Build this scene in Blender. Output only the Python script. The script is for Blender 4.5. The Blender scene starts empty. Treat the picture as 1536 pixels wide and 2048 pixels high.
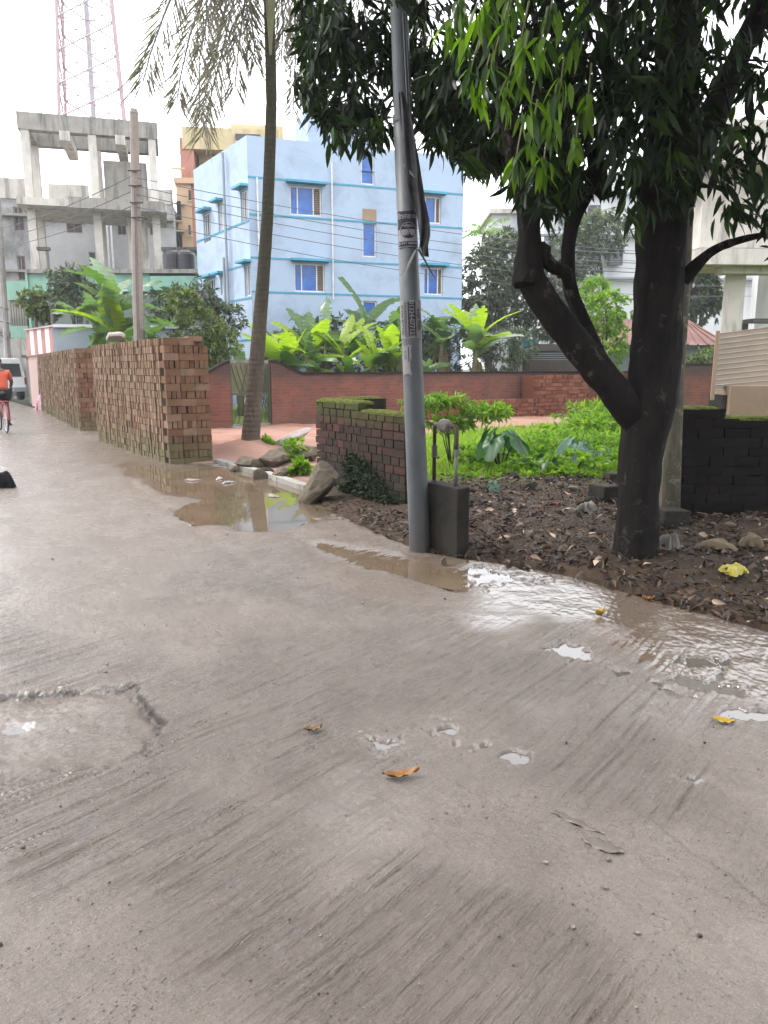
import bpy, bmesh, math, random
import numpy as np
from math import radians as R, sin, cos, pi
from mathutils import Vector, Matrix, Euler
random.seed(7); rng = np.random.default_rng(7)
S = bpy.context.scene; COL = S.collection

# ------------------------------------------------------------------ camera, sky, sun, exposure
CAM_H, PITCH, FPX = 1.55, R(10.9), 1500.0
cam = bpy.data.objects.new('camera', bpy.data.cameras.new('camera')); COL.objects.link(cam); S.camera = cam
cam.location = (0, 0, CAM_H); cam.rotation_euler = (pi/2 - PITCH, 0, 0)
cam.data.sensor_fit = 'VERTICAL'; cam.data.sensor_height = 24; cam.data.lens = FPX/2048*24
cam.data.clip_start = .05; cam.data.clip_end = 2000
w = bpy.data.worlds.new('World'); S.world = w; w.use_nodes = True
nt = w.node_tree; bg = nt.nodes['Background']
sky = nt.nodes.new('ShaderNodeTexSky'); sky.sky_type = 'NISHITA'; sky.sun_disc = False
SUN_EL, SUN_AZ = R(52), R(-68)          # azimuth clockwise from +Y
sky.sun_elevation = SUN_EL; sky.sun_rotation = SUN_AZ
sky.air_density = 1.0; sky.dust_density = 3.0
# thin white cloud cover over the whole sky
mx = nt.nodes.new('ShaderNodeMix'); mx.data_type = 'RGBA'; mx.inputs[0].default_value = .86
tc = nt.nodes.new('ShaderNodeTexCoord'); cn = nt.nodes.new('ShaderNodeTexNoise'); cn.inputs['Scale'].default_value = 2.2; cn.inputs['Detail'].default_value = 5
cr = nt.nodes.new('ShaderNodeValToRGB'); cr.color_ramp.elements[0].position = .3; cr.color_ramp.elements[0].color = (12.5, 12.8, 13.6, 1)
cr.color_ramp.elements[1].position = .7; cr.color_ramp.elements[1].color = (15.5, 15.6, 16.0, 1)
nt.links.new(tc.outputs['Generated'], cn.inputs['Vector']); nt.links.new(cn.outputs['Fac'], cr.inputs['Fac'])
nt.links.new(sky.outputs[0], mx.inputs[6]); nt.links.new(cr.outputs[0], mx.inputs[7]); nt.links.new(mx.outputs[2], bg.inputs['Color'])
bg.inputs['Strength'].default_value = .1
sl = bpy.data.lights.new('sun', 'SUN'); sl.energy = 1.5; sl.angle = R(14); sl.color = (1, .95, .87)
so = bpy.data.objects.new('sun', sl); COL.objects.link(so)
so.rotation_euler = (pi/2 - SUN_EL, 0, -SUN_AZ + pi)  # refined below
sd = Vector((sin(SUN_AZ)*cos(SUN_EL), cos(SUN_AZ)*cos(SUN_EL), sin(SUN_EL)))
so.rotation_euler = sd.to_track_quat('Z', 'Y').to_euler()
S.view_settings.view_transform = 'Standard'; S.view_settings.look = 'None'; S.view_settings.gamma = 1
S.view_settings.exposure = 1.48; S.view_settings.use_curve_mapping = False
S.cycles.max_bounces = 8; S.cycles.diffuse_bounces = 3; S.cycles.transparent_max_bounces = 8
try: S.cycles.use_denoising = True
except Exception: pass

# ------------------------------------------------------------------ helpers
def ray(px, py):
    x = (px - 768)/FPX; y = (1024 - py)/FPX
    return (x, cos(PITCH) + y*sin(PITCH), -sin(PITCH) + y*cos(PITCH))
def at(px, py, Y):
    r = ray(px, py); t = Y/r[1]; return Vector((r[0]*t, Y, CAM_H + r[2]*t))
def gp(px, py, z=0.0):
    r = ray(px, py); t = (z - CAM_H)/r[2]; return Vector((r[0]*t, r[1]*t, z))
UX = Vector((.8415, .5402, 0)); VX = Vector((-.5402, .8415, 0)); RZ = math.atan2(.5402, .8415)

def tag(o, label=None, cat=None, group=None, kind=None):
    if label: o['label'] = label
    if cat: o['category'] = cat
    if group: o['group'] = group
    if kind: o['kind'] = kind
    return o
def empty(name, loc=(0, 0, 0), rz=0, label=None, cat=None, group=None):
    o = bpy.data.objects.new(name, None); COL.objects.link(o); o.location = loc; o.rotation_euler = (0, 0, rz)
    o.empty_display_size = .1
    return tag(o, label, cat, group)
def link(name, me, mat=None, parent=None, loc=None, rot=None, scale=None):
    o = bpy.data.objects.new(name, me); COL.objects.link(o)
    if mat is not None and not me.materials:
        for m in (mat if isinstance(mat, (list, tuple)) else [mat]): me.materials.append(m)
    if parent is not None: o.parent = parent
    if loc is not None: o.location = loc
    if rot is not None: o.rotation_euler = rot
    if scale is not None: o.scale = scale if hasattr(scale, '__len__') else (scale,)*3
    return o
def copy_tree(o, parent=None):
    c = o.copy(); COL.objects.link(c); c.parent = parent
    for ch in list(o.children): copy_tree(ch, c)
    return c

def barktube(name, pts, rads, mat, parent, n=40, amp=.07, seed=0):
    P = np.array([list(p) for p in pts]); m_ = len(P); L_ = np.concatenate([[0], np.cumsum(np.linalg.norm(np.diff(P, axis=0), axis=1))])
    k_ = max(8, int(L_[-1]/.03)); tt = np.linspace(0, L_[-1], k_); Q = np.stack([np.interp(tt, L_, P[:, i]) for i in range(3)], 1); Rr = np.interp(tt, L_, rads)
    T_ = unit(np.gradient(Q, axis=0)); A = unit(np.cross(T_, np.array([.31, .93, .17]))); B_ = np.cross(T_, A); an = np.linspace(0, 2*pi, n, endpoint=False)
    ca, sa = np.cos(an)[None], np.sin(an)[None]; u_ = ca*2.2+seed; v_ = sa*2.2
    d_ = fbm(u_*1.0 + tt[:, None]*1.4, v_ + tt[:, None]*2.1 + seed, 4)*.9 + .30*fbm(ca*7+seed + 0*tt[:, None], sa*7 + tt[:, None]*3.0, 3)
    rr_ = Rr[:, None]*(1 + amp*d_)
    V_ = Q[:, None, :] + A[:, None, :]*(ca*rr_)[..., None] + B_[:, None, :]*(sa*rr_)[..., None]
    i_ = np.arange(k_*n).reshape(k_, n); j_ = np.roll(i_, -1, axis=1); F_ = np.stack([i_[:-1], j_[:-1], j_[1:], i_[1:]], -1).reshape(-1, 4)
    return link(name, np_mesh(name, V_.reshape(-1, 3), F_, smooth=True), mat, parent)

class MB:
    def __init__(s): s.v = []; s.f = []; s.t = []; s.m = []
    def quadbox(s, c, h, M=None, tone=None, mi=0):
        tone = random.random() if tone is None else tone
        b = len(s.v)
        for z in (-1, 1):
            for x, y in ((-1, -1), (1, -1), (1, 1), (-1, 1)):
                p = Vector((x*h[0], y*h[1], z*h[2]))
                if M is not None: p = M @ p
                s.v.append((p.x + c[0], p.y + c[1], p.z + c[2]))
        for q in ((0, 3, 2, 1), (4, 5, 6, 7), (0, 1, 5, 4), (1, 2, 6, 5), (2, 3, 7, 6), (3, 0, 4, 7)):
            s.f.append([b + i for i in q]); s.t.append(tone); s.m.append(mi)
        return s
    def box(s, x0, x1, y0, y1, z0, z1, tone=None, mi=0):
        return s.quadbox(((x0+x1)/2, (y0+y1)/2, (z0+z1)/2), (abs(x1-x0)/2, abs(y1-y0)/2, abs(z1-z0)/2), None, tone, mi)
    def poly(s, pts, tone=.5, mi=0):
        b = len(s.v); s.v += [tuple(p) for p in pts]; s.f.append(list(range(b, b+len(pts)))); s.t.append(tone); s.m.append(mi); return s
    def tube(s, pts, rad, n=8, tone=.5, cap=True, mi=0, wob=0):
        pts = [Vector(p) for p in pts]; rad = rad if hasattr(rad, '__len__') else [rad]*len(pts)
        b = len(s.v); ref = Vector((.31, .17, .93)).normalized()
        for i, p in enumerate(pts):
            d = (pts[min(i+1, len(pts)-1)] - pts[max(i-1, 0)]).normalized()
            r = ref if abs(d.dot(ref)) < .95 else Vector((1, 0, 0))
            a = d.cross(r).normalized(); c = d.cross(a)
            for k in range(n):
                q = 2*pi*k/n; rr = rad[i]*(1 + (wob*(random.random()-.5) if wob else 0))
                s.v.append(tuple(p + a*cos(q)*rr + c*sin(q)*rr))
        for i in range(len(pts)-1):
            for k in range(n):
                s.f.append([b+i*n+k, b+i*n+(k+1) % n, b+(i+1)*n+(k+1) % n, b+(i+1)*n+k]); s.t.append(tone); s.m.append(mi)
        if cap:
            s.f.append([b+k for k in range(n)][::-1]); s.t.append(tone); s.m.append(mi)
            s.f.append([b+(len(pts)-1)*n+k for k in range(n)]); s.t.append(tone); s.m.append(mi)
        return s
    def prism(s, prof, y0, y1, tone=.5, mi=0):      # profile in xz, extruded along y
        n = len(prof); b = len(s.v)
        s.v += [(x, y0, z) for x, z in prof] + [(x, y1, z) for x, z in prof]
        s.f.append([b+i for i in range(n)]); s.f.append([b+n+i for i in range(n)][::-1]); s.t += [tone]*2; s.m += [mi]*2
        for i in range(n):
            j = (i+1) % n; s.f.append([b+j, b+i, b+n+i, b+n+j]); s.t.append(tone); s.m.append(mi)
        return s
    def mesh(s, name, smooth=False):
        me = bpy.data.meshes.new(name); me.from_pydata(s.v, [], s.f)
        a = me.attributes.new('tone', 'FLOAT', 'FACE'); a.data.foreach_set('value', s.t)
        if any(s.m): me.polygons.foreach_set('material_index', s.m)
        if smooth: me.polygons.foreach_set('use_smooth', [True]*len(s.f))
        me.update(); return me
    def build(s, name, mat, parent=None, loc=None, rot=None, smooth=False):
        return link(name, s.mesh(name, smooth), mat, parent, loc, rot)

def np_mesh(name, V, F, tone=None, smooth=False, attrs=None):
    V = np.asarray(V, dtype=np.float32); F = np.asarray(F, dtype=np.int32); k = F.shape[1]
    me = bpy.data.meshes.new(name); me.vertices.add(len(V)); me.vertices.foreach_set('co', V.ravel())
    me.loops.add(F.size); me.loops.foreach_set('vertex_index', F.ravel())
    me.polygons.add(len(F)); me.polygons.foreach_set('loop_start', np.arange(0, F.size, k, dtype=np.int32))
    try: me.polygons.foreach_set('loop_total', np.full(len(F), k, dtype=np.int32))
    except Exception: pass
    if smooth: me.polygons.foreach_set('use_smooth', np.ones(len(F), dtype=bool))
    me.update(calc_edges=True)
    if tone is not None:
        a = me.attributes.new('tone', 'FLOAT', 'FACE'); a.data.foreach_set('value', np.asarray(tone, dtype=np.float32))
    for kx, vx in (attrs or {}).items():
        a = me.attributes.new(kx, 'FLOAT', 'POINT'); a.data.foreach_set('value', np.asarray(vx, dtype=np.float32))
    return me

# value noise, vectorised
_tab = np.random.default_rng(3).random((256, 256))
def vnoise(x, y):
    xi = np.floor(x).astype(int); yi = np.floor(y).astype(int); fx = x - xi; fy = y - yi
    fx = fx*fx*(3-2*fx); fy = fy*fy*(3-2*fy)
    a = _tab[xi % 256, yi % 256]; b = _tab[(xi+1) % 256, yi % 256]; c = _tab[xi % 256, (yi+1) % 256]; d = _tab[(xi+1) % 256, (yi+1) % 256]
    return (a*(1-fx)+b*fx)*(1-fy) + (c*(1-fx)+d*fx)*fy - .5
def fbm(x, y, o=4, g=.5):
    s = 0; a = 1
    for i in range(o): s = s + a*vnoise(x*2**i + 17.3*i, y*2**i + 9.1*i); a *= g
    return s
def sdf(X, Y, poly):        # negative inside
    P = np.array([(p[0], p[1]) for p in poly]); d = np.full(X.shape, 1e9); ins = np.zeros(X.shape, bool)
    for i in range(len(P)):
        a = P[i]; b = P[(i+1) % len(P)]; ex, ey = b - a
        wx = X - a[0]; wy = Y - a[1]; t = np.clip((wx*ex + wy*ey)/max(ex*ex+ey*ey, 1e-9), 0, 1)
        d = np.minimum(d, (wx-ex*t)**2 + (wy-ey*t)**2)
        c = ((a[1] <= Y) & (b[1] > Y)) | ((b[1] <= Y) & (a[1] > Y))
        with np.errstate(divide='ignore', invalid='ignore'):
            xc = a[0] + (Y - a[1])/(b[1]-a[1] if b[1] != a[1] else 1e-9)*ex
        ins ^= c & (X < xc)
    d = np.sqrt(d); return np.where(ins, -d, d)
def sstep(a, b, x):
    t = np.clip((x-a)/(b-a), 0, 1); return t*t*(3-2*t)

# ------------------------------------------------------------------ materials
class NT:
    def __init__(s, name):
        s.m = bpy.data.materials.new(name); s.m.use_nodes = True; s.n = s.m.node_tree.nodes; s.l = s.m.node_tree.links
        s.b = s.n['Principled BSDF']; s.tc = s.n.new('ShaderNodeTexCoord')
    def link(s, a, b): s.l.new(a, b)
    def noise(s, scale, detail=4, rough=.6, vec=None, stretch=None, dist=0):
        x = s.n.new('ShaderNodeTexNoise'); x.inputs['Scale'].default_value = scale; x.inputs['Detail'].default_value = detail
        x.inputs['Roughness'].default_value = rough; x.inputs['Distortion'].default_value = dist
        v = vec or s.tc.outputs['Object']
        if stretch:
            mp = s.n.new('ShaderNodeMapping'); mp.inputs['Scale'].default_value = stretch[:3]
            if len(stretch) > 3:
                m0 = s.n.new('ShaderNodeMapping'); m0.inputs['Rotation'].default_value = (0, 0, stretch[3]); s.link(v, m0.inputs['Vector']); v = m0.outputs[0]
            s.link(v, mp.inputs['Vector']); v = mp.outputs[0]
        s.link(v, x.inputs['Vector']); return x.outputs['Fac']
    def ramp(s, fac, stops):
        x = s.n.new('ShaderNodeValToRGB'); e = x.color_ramp.elements
        while len(e) < len(stops): e.new(.5)
        for i, (p, c) in enumerate(stops):
            e[i].position = p; e[i].color = (c[0], c[1], c[2], 1) if hasattr(c, '__len__') else (c, c, c, 1)
        s.link(fac, x.inputs['Fac']); return x.outputs[0]
    def mix(s, fac, a, b, mode='MIX'):
        x = s.n.new('ShaderNodeMix'); x.data_type = 'RGBA'; x.blend_type = mode
        for inp, v in ((x.inputs[0], fac), (x.inputs[6], a), (x.inputs[7], b)):
            if isinstance(v, (int, float)): inp.default_value = v
            elif hasattr(v, '__len__'): inp.default_value = (*v[:3], 1)
            else: s.link(v, inp)
        return x.outputs[2]
    def math(s, op, a, b=0):
        x = s.n.new('ShaderNodeMath'); x.operation = op
        for inp, v in ((x.inputs[0], a), (x.inputs[1], b)):
            if isinstance(v, (int, float)): inp.default_value = v
            else: s.link(v, inp)
        return x.outputs[0]
    def attr(s, name):
        x = s.n.new('ShaderNodeAttribute'); x.attribute_name = name; return x.outputs['Fac']
    def rand(s):
        return s.n.new('ShaderNodeObjectInfo').outputs['Random']
    def bump(s, h, strength=.3, dist=.02):
        x = s.n.new('ShaderNodeBump'); x.inputs['Strength'].default_value = strength; x.inputs['Distance'].default_value = dist
        s.link(h, x.inputs['Height']); s.link(x.outputs[0], s.b.inputs['Normal']); return x
    def col(s, c):
        if hasattr(c, '__len__'): s.b.inputs['Base Color'].default_value = (*c[:3], 1)
        else: s.link(c, s.b.inputs['Base Color'])
    def rough(s, v):
        if isinstance(v, (int, float)): s.b.inputs['Roughness'].default_value = v
        else: s.link(v, s.b.inputs['Roughness'])
KA = .53
KL = .60
def mk(name, c1, c2=None, scale=4, rough=.75, bump=.25, bd=.01, stain=None, sscale=1.2, samt=.55, metal=0, streak=False):
    t = NT(name); c2 = c2 or tuple(x*.72 for x in c1); c1 = tuple(x*KA for x in c1); c2 = tuple(x*KA for x in c2); stain = stain and tuple(x*KA for x in stain)
    c = t.ramp(t.noise(scale, 6, .65), [(.32, c2), (.68, c1)])
    if stain:
        f = t.noise(sscale, 5, .7, stretch=(2.2, 2.2, .35) if streak else None, dist=.4)
        c = t.mix(t.math('MULTIPLY', t.ramp(f, [(.48, 0.0), (.66, 1.0)]), samt), c, stain)
    t.col(c); t.rough(rough); t.b.inputs['Metallic'].default_value = metal
    if bump: t.bump(t.noise(scale*7, 6, .7), bump, bd)
    if rough > .85: t.b.inputs['Specular IOR Level'].default_value = .2
    return t.m
def leafm(name, dark, light, trans=.35, rough=.45, yellow=None):
    dark = tuple(x*KL for x in dark); light = tuple(x*KL for x in light); yellow = yellow and tuple(x*KL for x in yellow)
    t = NT(name); f = t.attr('tone')
    st = [(0, dark), (.75, light)]
    if yellow: st.append((.97, yellow))
    c = t.ramp(f, st); t.col(c); t.rough(rough); t.b.inputs['Specular IOR Level'].default_value = .2 if name == 'leaf_mango' else .35
    tr = t.n.new('ShaderNodeBsdfTranslucent'); c2 = t.mix(.5, c, (.55, .75, .05), 'MULTIPLY'); c3 = t.mix(.6, c, c2); t.link(t.mix(1.0, c, (1.25, 1.5, .55), 'MULTIPLY'), tr.inputs['Color'])
    ms = t.n.new('ShaderNodeMixShader'); ms.inputs[0].default_value = trans
    t.link(t.b.outputs[0], ms.inputs[1]); t.link(tr.outputs[0], ms.inputs[2]); t.link(ms.outputs[0], t.n['Material Output'].inputs['Surface'])
    return t.m
def brickm(name, stops, moss=None, parts=True, rough=.85, dirt=(.05, .045, .03), dirt_amt=.5, wz=None, grad=None):
    stops = [(p, tuple(x*KA for x in c)) for p, c in stops]; dirt = tuple(x*KA for x in dirt)
    t = NT(name); f = t.rand() if parts else t.attr('tone')
    c = t.ramp(f, stops)
    geo = t.n.new('ShaderNodeNewGeometry').outputs['Position']
    n = t.noise(22, 5, .7, vec=geo); c = t.mix(t.math('MULTIPLY', n, .55), c, tuple(x*.5 for x in stops[0][1]), 'MIX')
    d = t.noise(2.4, 5, .7, vec=geo, dist=.5); c = t.mix(t.math('MULTIPLY', t.ramp(d, [(.46, 0.), (.66, 1.)]), dirt_amt), c, dirt)
    if moss:    # (z0, z1, color): moss grows above / below these heights
        sp = t.n.new('ShaderNodeSeparateXYZ'); t.link(geo, sp.inputs[0])
        for z0, z1, mc, amt in moss:
            mr = t.n.new('ShaderNodeMapRange'); mr.inputs['From Min'].default_value = z0; mr.inputs['From Max'].default_value = z1
            t.link(t.math('ADD', sp.outputs['Z'], t.math('MULTIPLY', t.math('SUBTRACT', t.noise(5, 5, .7, vec=geo), .5), .45)), mr.inputs['Value'])
            c = t.mix(t.math('MULTIPLY', mr.outputs[0], amt), c, mc)
    t.b.inputs['Specular IOR Level'].default_value = .2
    t.col(c); t.rough(rough); t.bump(t.noise(60, 5, .75, vec=geo), .5, .006); return t.m

M = {}
M['brick_raw'] = brickm('brick_raw', [(0, (.19, .085, .05)), (.35, (.30, .15, .085)), (.7, (.36, .20, .12)), (1, (.44, .28, .19))], parts=True, dirt=(.12, .10, .05), dirt_amt=.6, moss=[(.5, 0.0, (.09, .09, .045), .75)])
M['brick_raw_stuff'] = brickm('brick_raw_stuff', [(0, (.16, .085, .05)), (.4, (.34, .195, .12)), (.8, (.45, .29, .185)), (1, (.55, .40, .28))], parts=False, dirt=(.16, .13, .07), dirt_amt=.6, moss=[(.55, 0.0, (.10, .10, .05), .75)])
M['brick_red_stuff'] = brickm('brick_red_stuff', [(0, (.22, .07, .04)), (.5, (.36, .125, .075)), (1, (.46, .19, .12))], parts=False, dirt=(.15, .07, .05), dirt_amt=.35)
M['brick_old'] = brickm('brick_old', [(0, (.035, .020, .016)), (.5, (.072, .034, .026)), (.85, (.11, .043, .031)), (1, (.155, .05, .036))], parts=True, dirt=(.035, .03, .02), dirt_amt=.6,
    moss=[(.88, 1.14, (.045, .055, .010), .9), (.62, .1, (.012, .016, .009), .9)])
M['moss_top'] = mk('moss_top', (.20, .24, .02), (.045, .055, .012), 25, .95, .9, .02)
M['mortar_old'] = mk('mortar_old', (.035, .03, .022), (.015, .014, .01), 12, .95, .6)
M['brick_black'] = brickm('brick_black', [(0, (.006, .005, .005)), (.6, (.010, .008, .007)), (1, (.016, .010, .008))], parts=True, dirt=(.005, .005, .004), dirt_amt=.7)  # near-black because the shade on the wall is put into the brick colour
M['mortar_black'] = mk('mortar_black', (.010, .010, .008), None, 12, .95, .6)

def brickwall_mat(name):
    t = NT(name); mp = t.n.new('ShaderNodeMapping'); sp = t.n.new('ShaderNodeSeparateXYZ'); cb = t.n.new('ShaderNodeCombineXYZ')
    t.link(t.tc.outputs['Object'], sp.inputs[0]); t.link(sp.outputs['X'], cb.inputs['X']); t.link(sp.outputs['Z'], cb.inputs['Y'])
    b = t.n.new('ShaderNodeTexBrick'); b.inputs['Scale'].default_value = 1; b.inputs['Brick Width'].default_value = .25; b.inputs['Row Height'].default_value = .085
    b.inputs['Mortar Size'].default_value = .009; b.inputs['Color1'].default_value = (.165, .047, .026, 1); b.inputs['Color2'].default_value = (.095, .029, .019, 1); b.inputs['Mortar'].default_value = (.135, .063, .046, 1)
    t.link(cb.outputs[0], b.inputs['Vector'])
    c = t.mix(t.math('MULTIPLY', t.ramp(t.noise(1.3, 6, .7, stretch=(1, 1, .6), dist=.6), [(.46, 0.), (.62, 1.)]), .6), b.outputs['Color'], (.075, .033, .026))
    c = t.mix(t.math('MULTIPLY', t.ramp(t.noise(.9, 5, .7), [(.5, 0.), (.7, 1.)]), .5), c, (.21, .085, .055))
    mr = t.n.new('ShaderNodeMapRange'); mr.inputs['From Min'].default_value = 1.05; mr.inputs['From Max'].default_value = 1.45
    t.link(t.math('ADD', sp.outputs['Z'], t.math('MULTIPLY', t.math('SUBTRACT', t.noise(2, 5, .7), .5), .6)), mr.inputs['Value'])
    c = t.mix(t.math('MULTIPLY', mr.outputs[0], .75), c, (.035, .026, .022))
    mr2 = t.n.new('ShaderNodeMapRange'); mr2.inputs['From Min'].default_value = .3; mr2.inputs['From Max'].default_value = 0
    t.link(sp.outputs['Z'], mr2.inputs['Value']); c = t.mix(t.math('MULTIPLY', mr2.outputs[0], .5), c, (.12, .07, .045))
    t.col(c); t.rough(.9); t.bump(b.outputs['Fac'], .5, -.01); return t.m
M['brick_wall'] = brickwall_mat('brick_wall')

M['concrete'] = mk('concrete', (.50, .47, .42), (.36, .34, .30), 2.5, .85, .3, .01, (.09, .085, .07), 1.1, .75, streak=True)
M['concrete_pale'] = mk('concrete_pale', (.92, .87, .79), (.72, .67, .60), 2, .85, .3, .01, (.20, .18, .14), .9, .7, streak=True)
M['plaster_grey'] = mk('plaster_grey', (.66, .66, .66), (.52, .52, .52), .8, .9, .1, .01, (.16, .16, .16), .35, .75)
M['pole_conc'] = mk('pole_conc', (.44, .37, .31), (.33, .28, .24), 5, .85, .3, .01)
M['blue_wall'] = mk('blue_wall', (.58, .72, .92), (.53, .675, .88), .7, .85, .05, .01, (.30, .37, .47), .6, .45)
M['blue_trim'] = mk('blue_trim', (.08, .50, .74), None, 3, .6, 0)
M['blue_glass'] = mk('blue_glass', (.02, .24, .85), (.008, .07, .36), 2.2, .28, 0)
M['dark_glass'] = mk('dark_glass', (.03, .035, .05), None, 1, .12, 0)
M['white_metal'] = mk('white_metal', (1.1, 1.11, 1.12), None, 5, .45, 0)
M['grille'] = mk('grille', (.30, .22, .17), None, 5, .6, 0)
M['orange_wall'] = mk('orange_wall', (.86, .60, .38), (.80, .54, .34), .8, .85, .05)
M['yellow_wall'] = mk('yellow_wall', (.88, .74, .44), (.80, .66, .38), .8, .85, .05, .01, (.35, .26, .12), .4, .5, streak=True)
M['coral_wall'] = mk('coral_wall', (.72, .33, .25), None, .8, .85, .05)
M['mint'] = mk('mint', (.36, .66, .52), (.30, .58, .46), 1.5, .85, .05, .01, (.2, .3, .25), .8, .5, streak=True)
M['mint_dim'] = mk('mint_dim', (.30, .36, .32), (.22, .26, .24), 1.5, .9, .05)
M['white_wall'] = mk('white_wall', (1.0, 1.02, 1.06), (.88, .90, .94), .6, .85, .05, .01, (.30, .30, .32), .4, .4, streak=True)
M['pink_wall'] = mk('pink_wall', (.62, .44, .40), (.55, .38, .34), 1.2, .85, .1)
M['pink_stripe'] = mk('pink_stripe', (.60, .26, .22), None, 2, .8, .05)
M['pale_blue'] = mk('pale_blue', (.48, .56, .64), None, 1, .85, .05)
M['dark_opening'] = mk('dark_opening', (.035, .033, .035), None, 3, .7, 0)
M['brown_shutter'] = mk('brown_shutter', (.12, .085, .08), None, 3, .6, 0)
M['tower_red'] = mk('tower_red', (.74, .52, .56), None, 2, .6, 0)
M['tower_white'] = mk('tower_white', (.70, .66, .70), None, 2, .6, 0)
M['black_plastic'] = mk('black_plastic', (.012, .013, .018), None, 3, .4, .1)
M['rust_roof'] = mk('rust_roof', (.26, .105, .085), (.17, .07, .06), 1.2, .7, .1, .01, (.36, .24, .20), 1.5, .5)
M['tin_wall'] = mk('tin_wall', (.42, .50, .54), None, 2, .6, .05)
M['tin_dark'] = mk('tin_dark', (.13, .11, .10), None, 2, .7, .1)
M['teal'] = mk('teal', (.02, .24, .33), None, 2, .7, 0)
M['beige_sheet'] = mk('beige_sheet', (.52, .43, .33), (.44, .36, .27), 2.2, .85, .1, .01, (.30, .24, .17), 1.2, .5)
M['beige_plaster'] = mk('beige_plaster', (.52, .38, .27), (.40, .29, .20), 1.6, .9, .3, .02)
M['rib'] = mk('rib', (.62, .53, .42), None, 4, .8, 0)
M['bark'] = mk('bark', (.035, .028, .022), (.012, .010, .009), 9, .92, .9, .03, (.30, .25, .20), 3.3, .0)
def barkm(name, c1, c2, patch, lo=.62, hi=.68, ring=False):
    t = NT(name); c = t.ramp(t.noise(14, 6, .7, stretch=(1, 1, .3)), [(.3, c2), (.7, c1)])
    c = t.mix(t.ramp(t.noise(6.5, 6, .75, dist=.3), [(lo, 0.), (hi, 1.)]), c, patch)
    t.b.inputs['Specular IOR Level'].default_value = .12
    if ring:
        sp = t.n.new('ShaderNodeSeparateXYZ'); t.link(t.tc.outputs['Object'], sp.inputs[0]); mr = t.n.new('ShaderNodeMapRange'); mr.inputs['From Min'].default_value = 1.4; mr.inputs['From Max'].default_value = 3.6
        t.link(t.math('ADD', sp.outputs['Z'], t.math('MULTIPLY', t.noise(3, 5, .7), 1.2)), mr.inputs['Value']); c = t.mix(t.math('MULTIPLY', mr.outputs[0], .8), c, (.022, .024, .014))  # darker upwards: moss, together with backlit shade put into the colour
    t.col(c); t.rough(.92)
    h = t.noise(24, 6, .75, stretch=(1, 1, .25))
    if ring:
        wv = t.n.new('ShaderNodeTexWave'); wv.bands_direction = 'Z'; wv.inputs['Scale'].default_value = 3.4; wv.inputs['Distortion'].default_value = 2.5; wv.inputs['Detail'].default_value = 3
        t.link(t.tc.outputs['Object'], wv.inputs['Vector']); h = t.math('ADD', h, t.math('MULTIPLY', wv.outputs['Fac'], .25))
    t.bump(h, .8, .025); return t.m
M['bark_mango'] = barkm('bark_mango', (.017, .014, .012), (.004, .0038, .004), (.075, .064, .052), .58, .66)
M['bark_thin'] = barkm('bark_thin', (.13, .12, .09), (.05, .05, .035), (.24, .22, .18), .56, .64)
M['bark_palm'] = barkm('bark_palm', (.125, .092, .075), (.055, .042, .034), (.075, .08, .045), .52, .66, ring=True)
M['bark_grey'] = barkm('bark_grey', (.10, .085, .07), (.05, .04, .033), (.15, .13, .11))
M['leaf_mango'] = leafm('leaf_mango', (.004, .010, .004), (.024, .055, .012), .30, .42, (.07, .14, .018))
M['leaf_bright'] = leafm('leaf_bright', (.09, .19, .010), (.25, .43, .022), .6, .4, (.3, .42, .03))
M['leaf_mid'] = leafm('leaf_mid', (.02, .06, .010), (.05, .12, .018), .4, .4)
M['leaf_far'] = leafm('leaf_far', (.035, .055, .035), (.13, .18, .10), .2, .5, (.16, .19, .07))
M['leaf_shrub'] = leafm('leaf_shrub', (.06, .10, .03), (.20, .27, .07), .3, .5, (.30, .32, .06))
M['leaf_weed'] = leafm('leaf_weed', (.10, .23, .012), (.28, .47, .03), .5, .5, (.46, .54, .06))
M['grass'] = leafm('grass', (.16, .30, .02), (.34, .50, .045), .5, .6, (.48, .52, .10))
M['banana'] = leafm('banana', (.07, .15, .045), (.14, .25, .065), .4, .4)
M['banana_bright'] = leafm('banana_bright', (.28, .42, .03), (.42, .54, .05), .5, .45)
M['banana_pale'] = leafm('banana_pale', (.14, .24, .13), (.24, .36, .20), .35, .3)
M['banana_dry'] = leafm('banana_dry', (.17, .13, .06), (.28, .22, .11), .3, .8)
M['taro'] = leafm('taro', (.02, .085, .025), (.05, .17, .04), .3, .35)
M['taro_blue'] = leafm('taro_blue', (.10, .21, .15), (.14, .27, .20), .25, .35)
M['moss_plant'] = leafm('moss_plant', (.012, .026, .010), (.03, .06, .02), .15, .7)
M['frond'] = leafm('frond', (.17, .15, .13), (.33, .29, .25), .25, .7, (.20, .21, .09))
M['litter'] = leafm('litter', (.010, .006, .004), (.15, .085, .05), .05, .55, (.60, .44, .32))
M['stem_green'] = mk('stem_green', (.24, .26, .09), (.16, .14, .07), 6, .7, .2)
M['pole_metal'] = None
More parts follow.
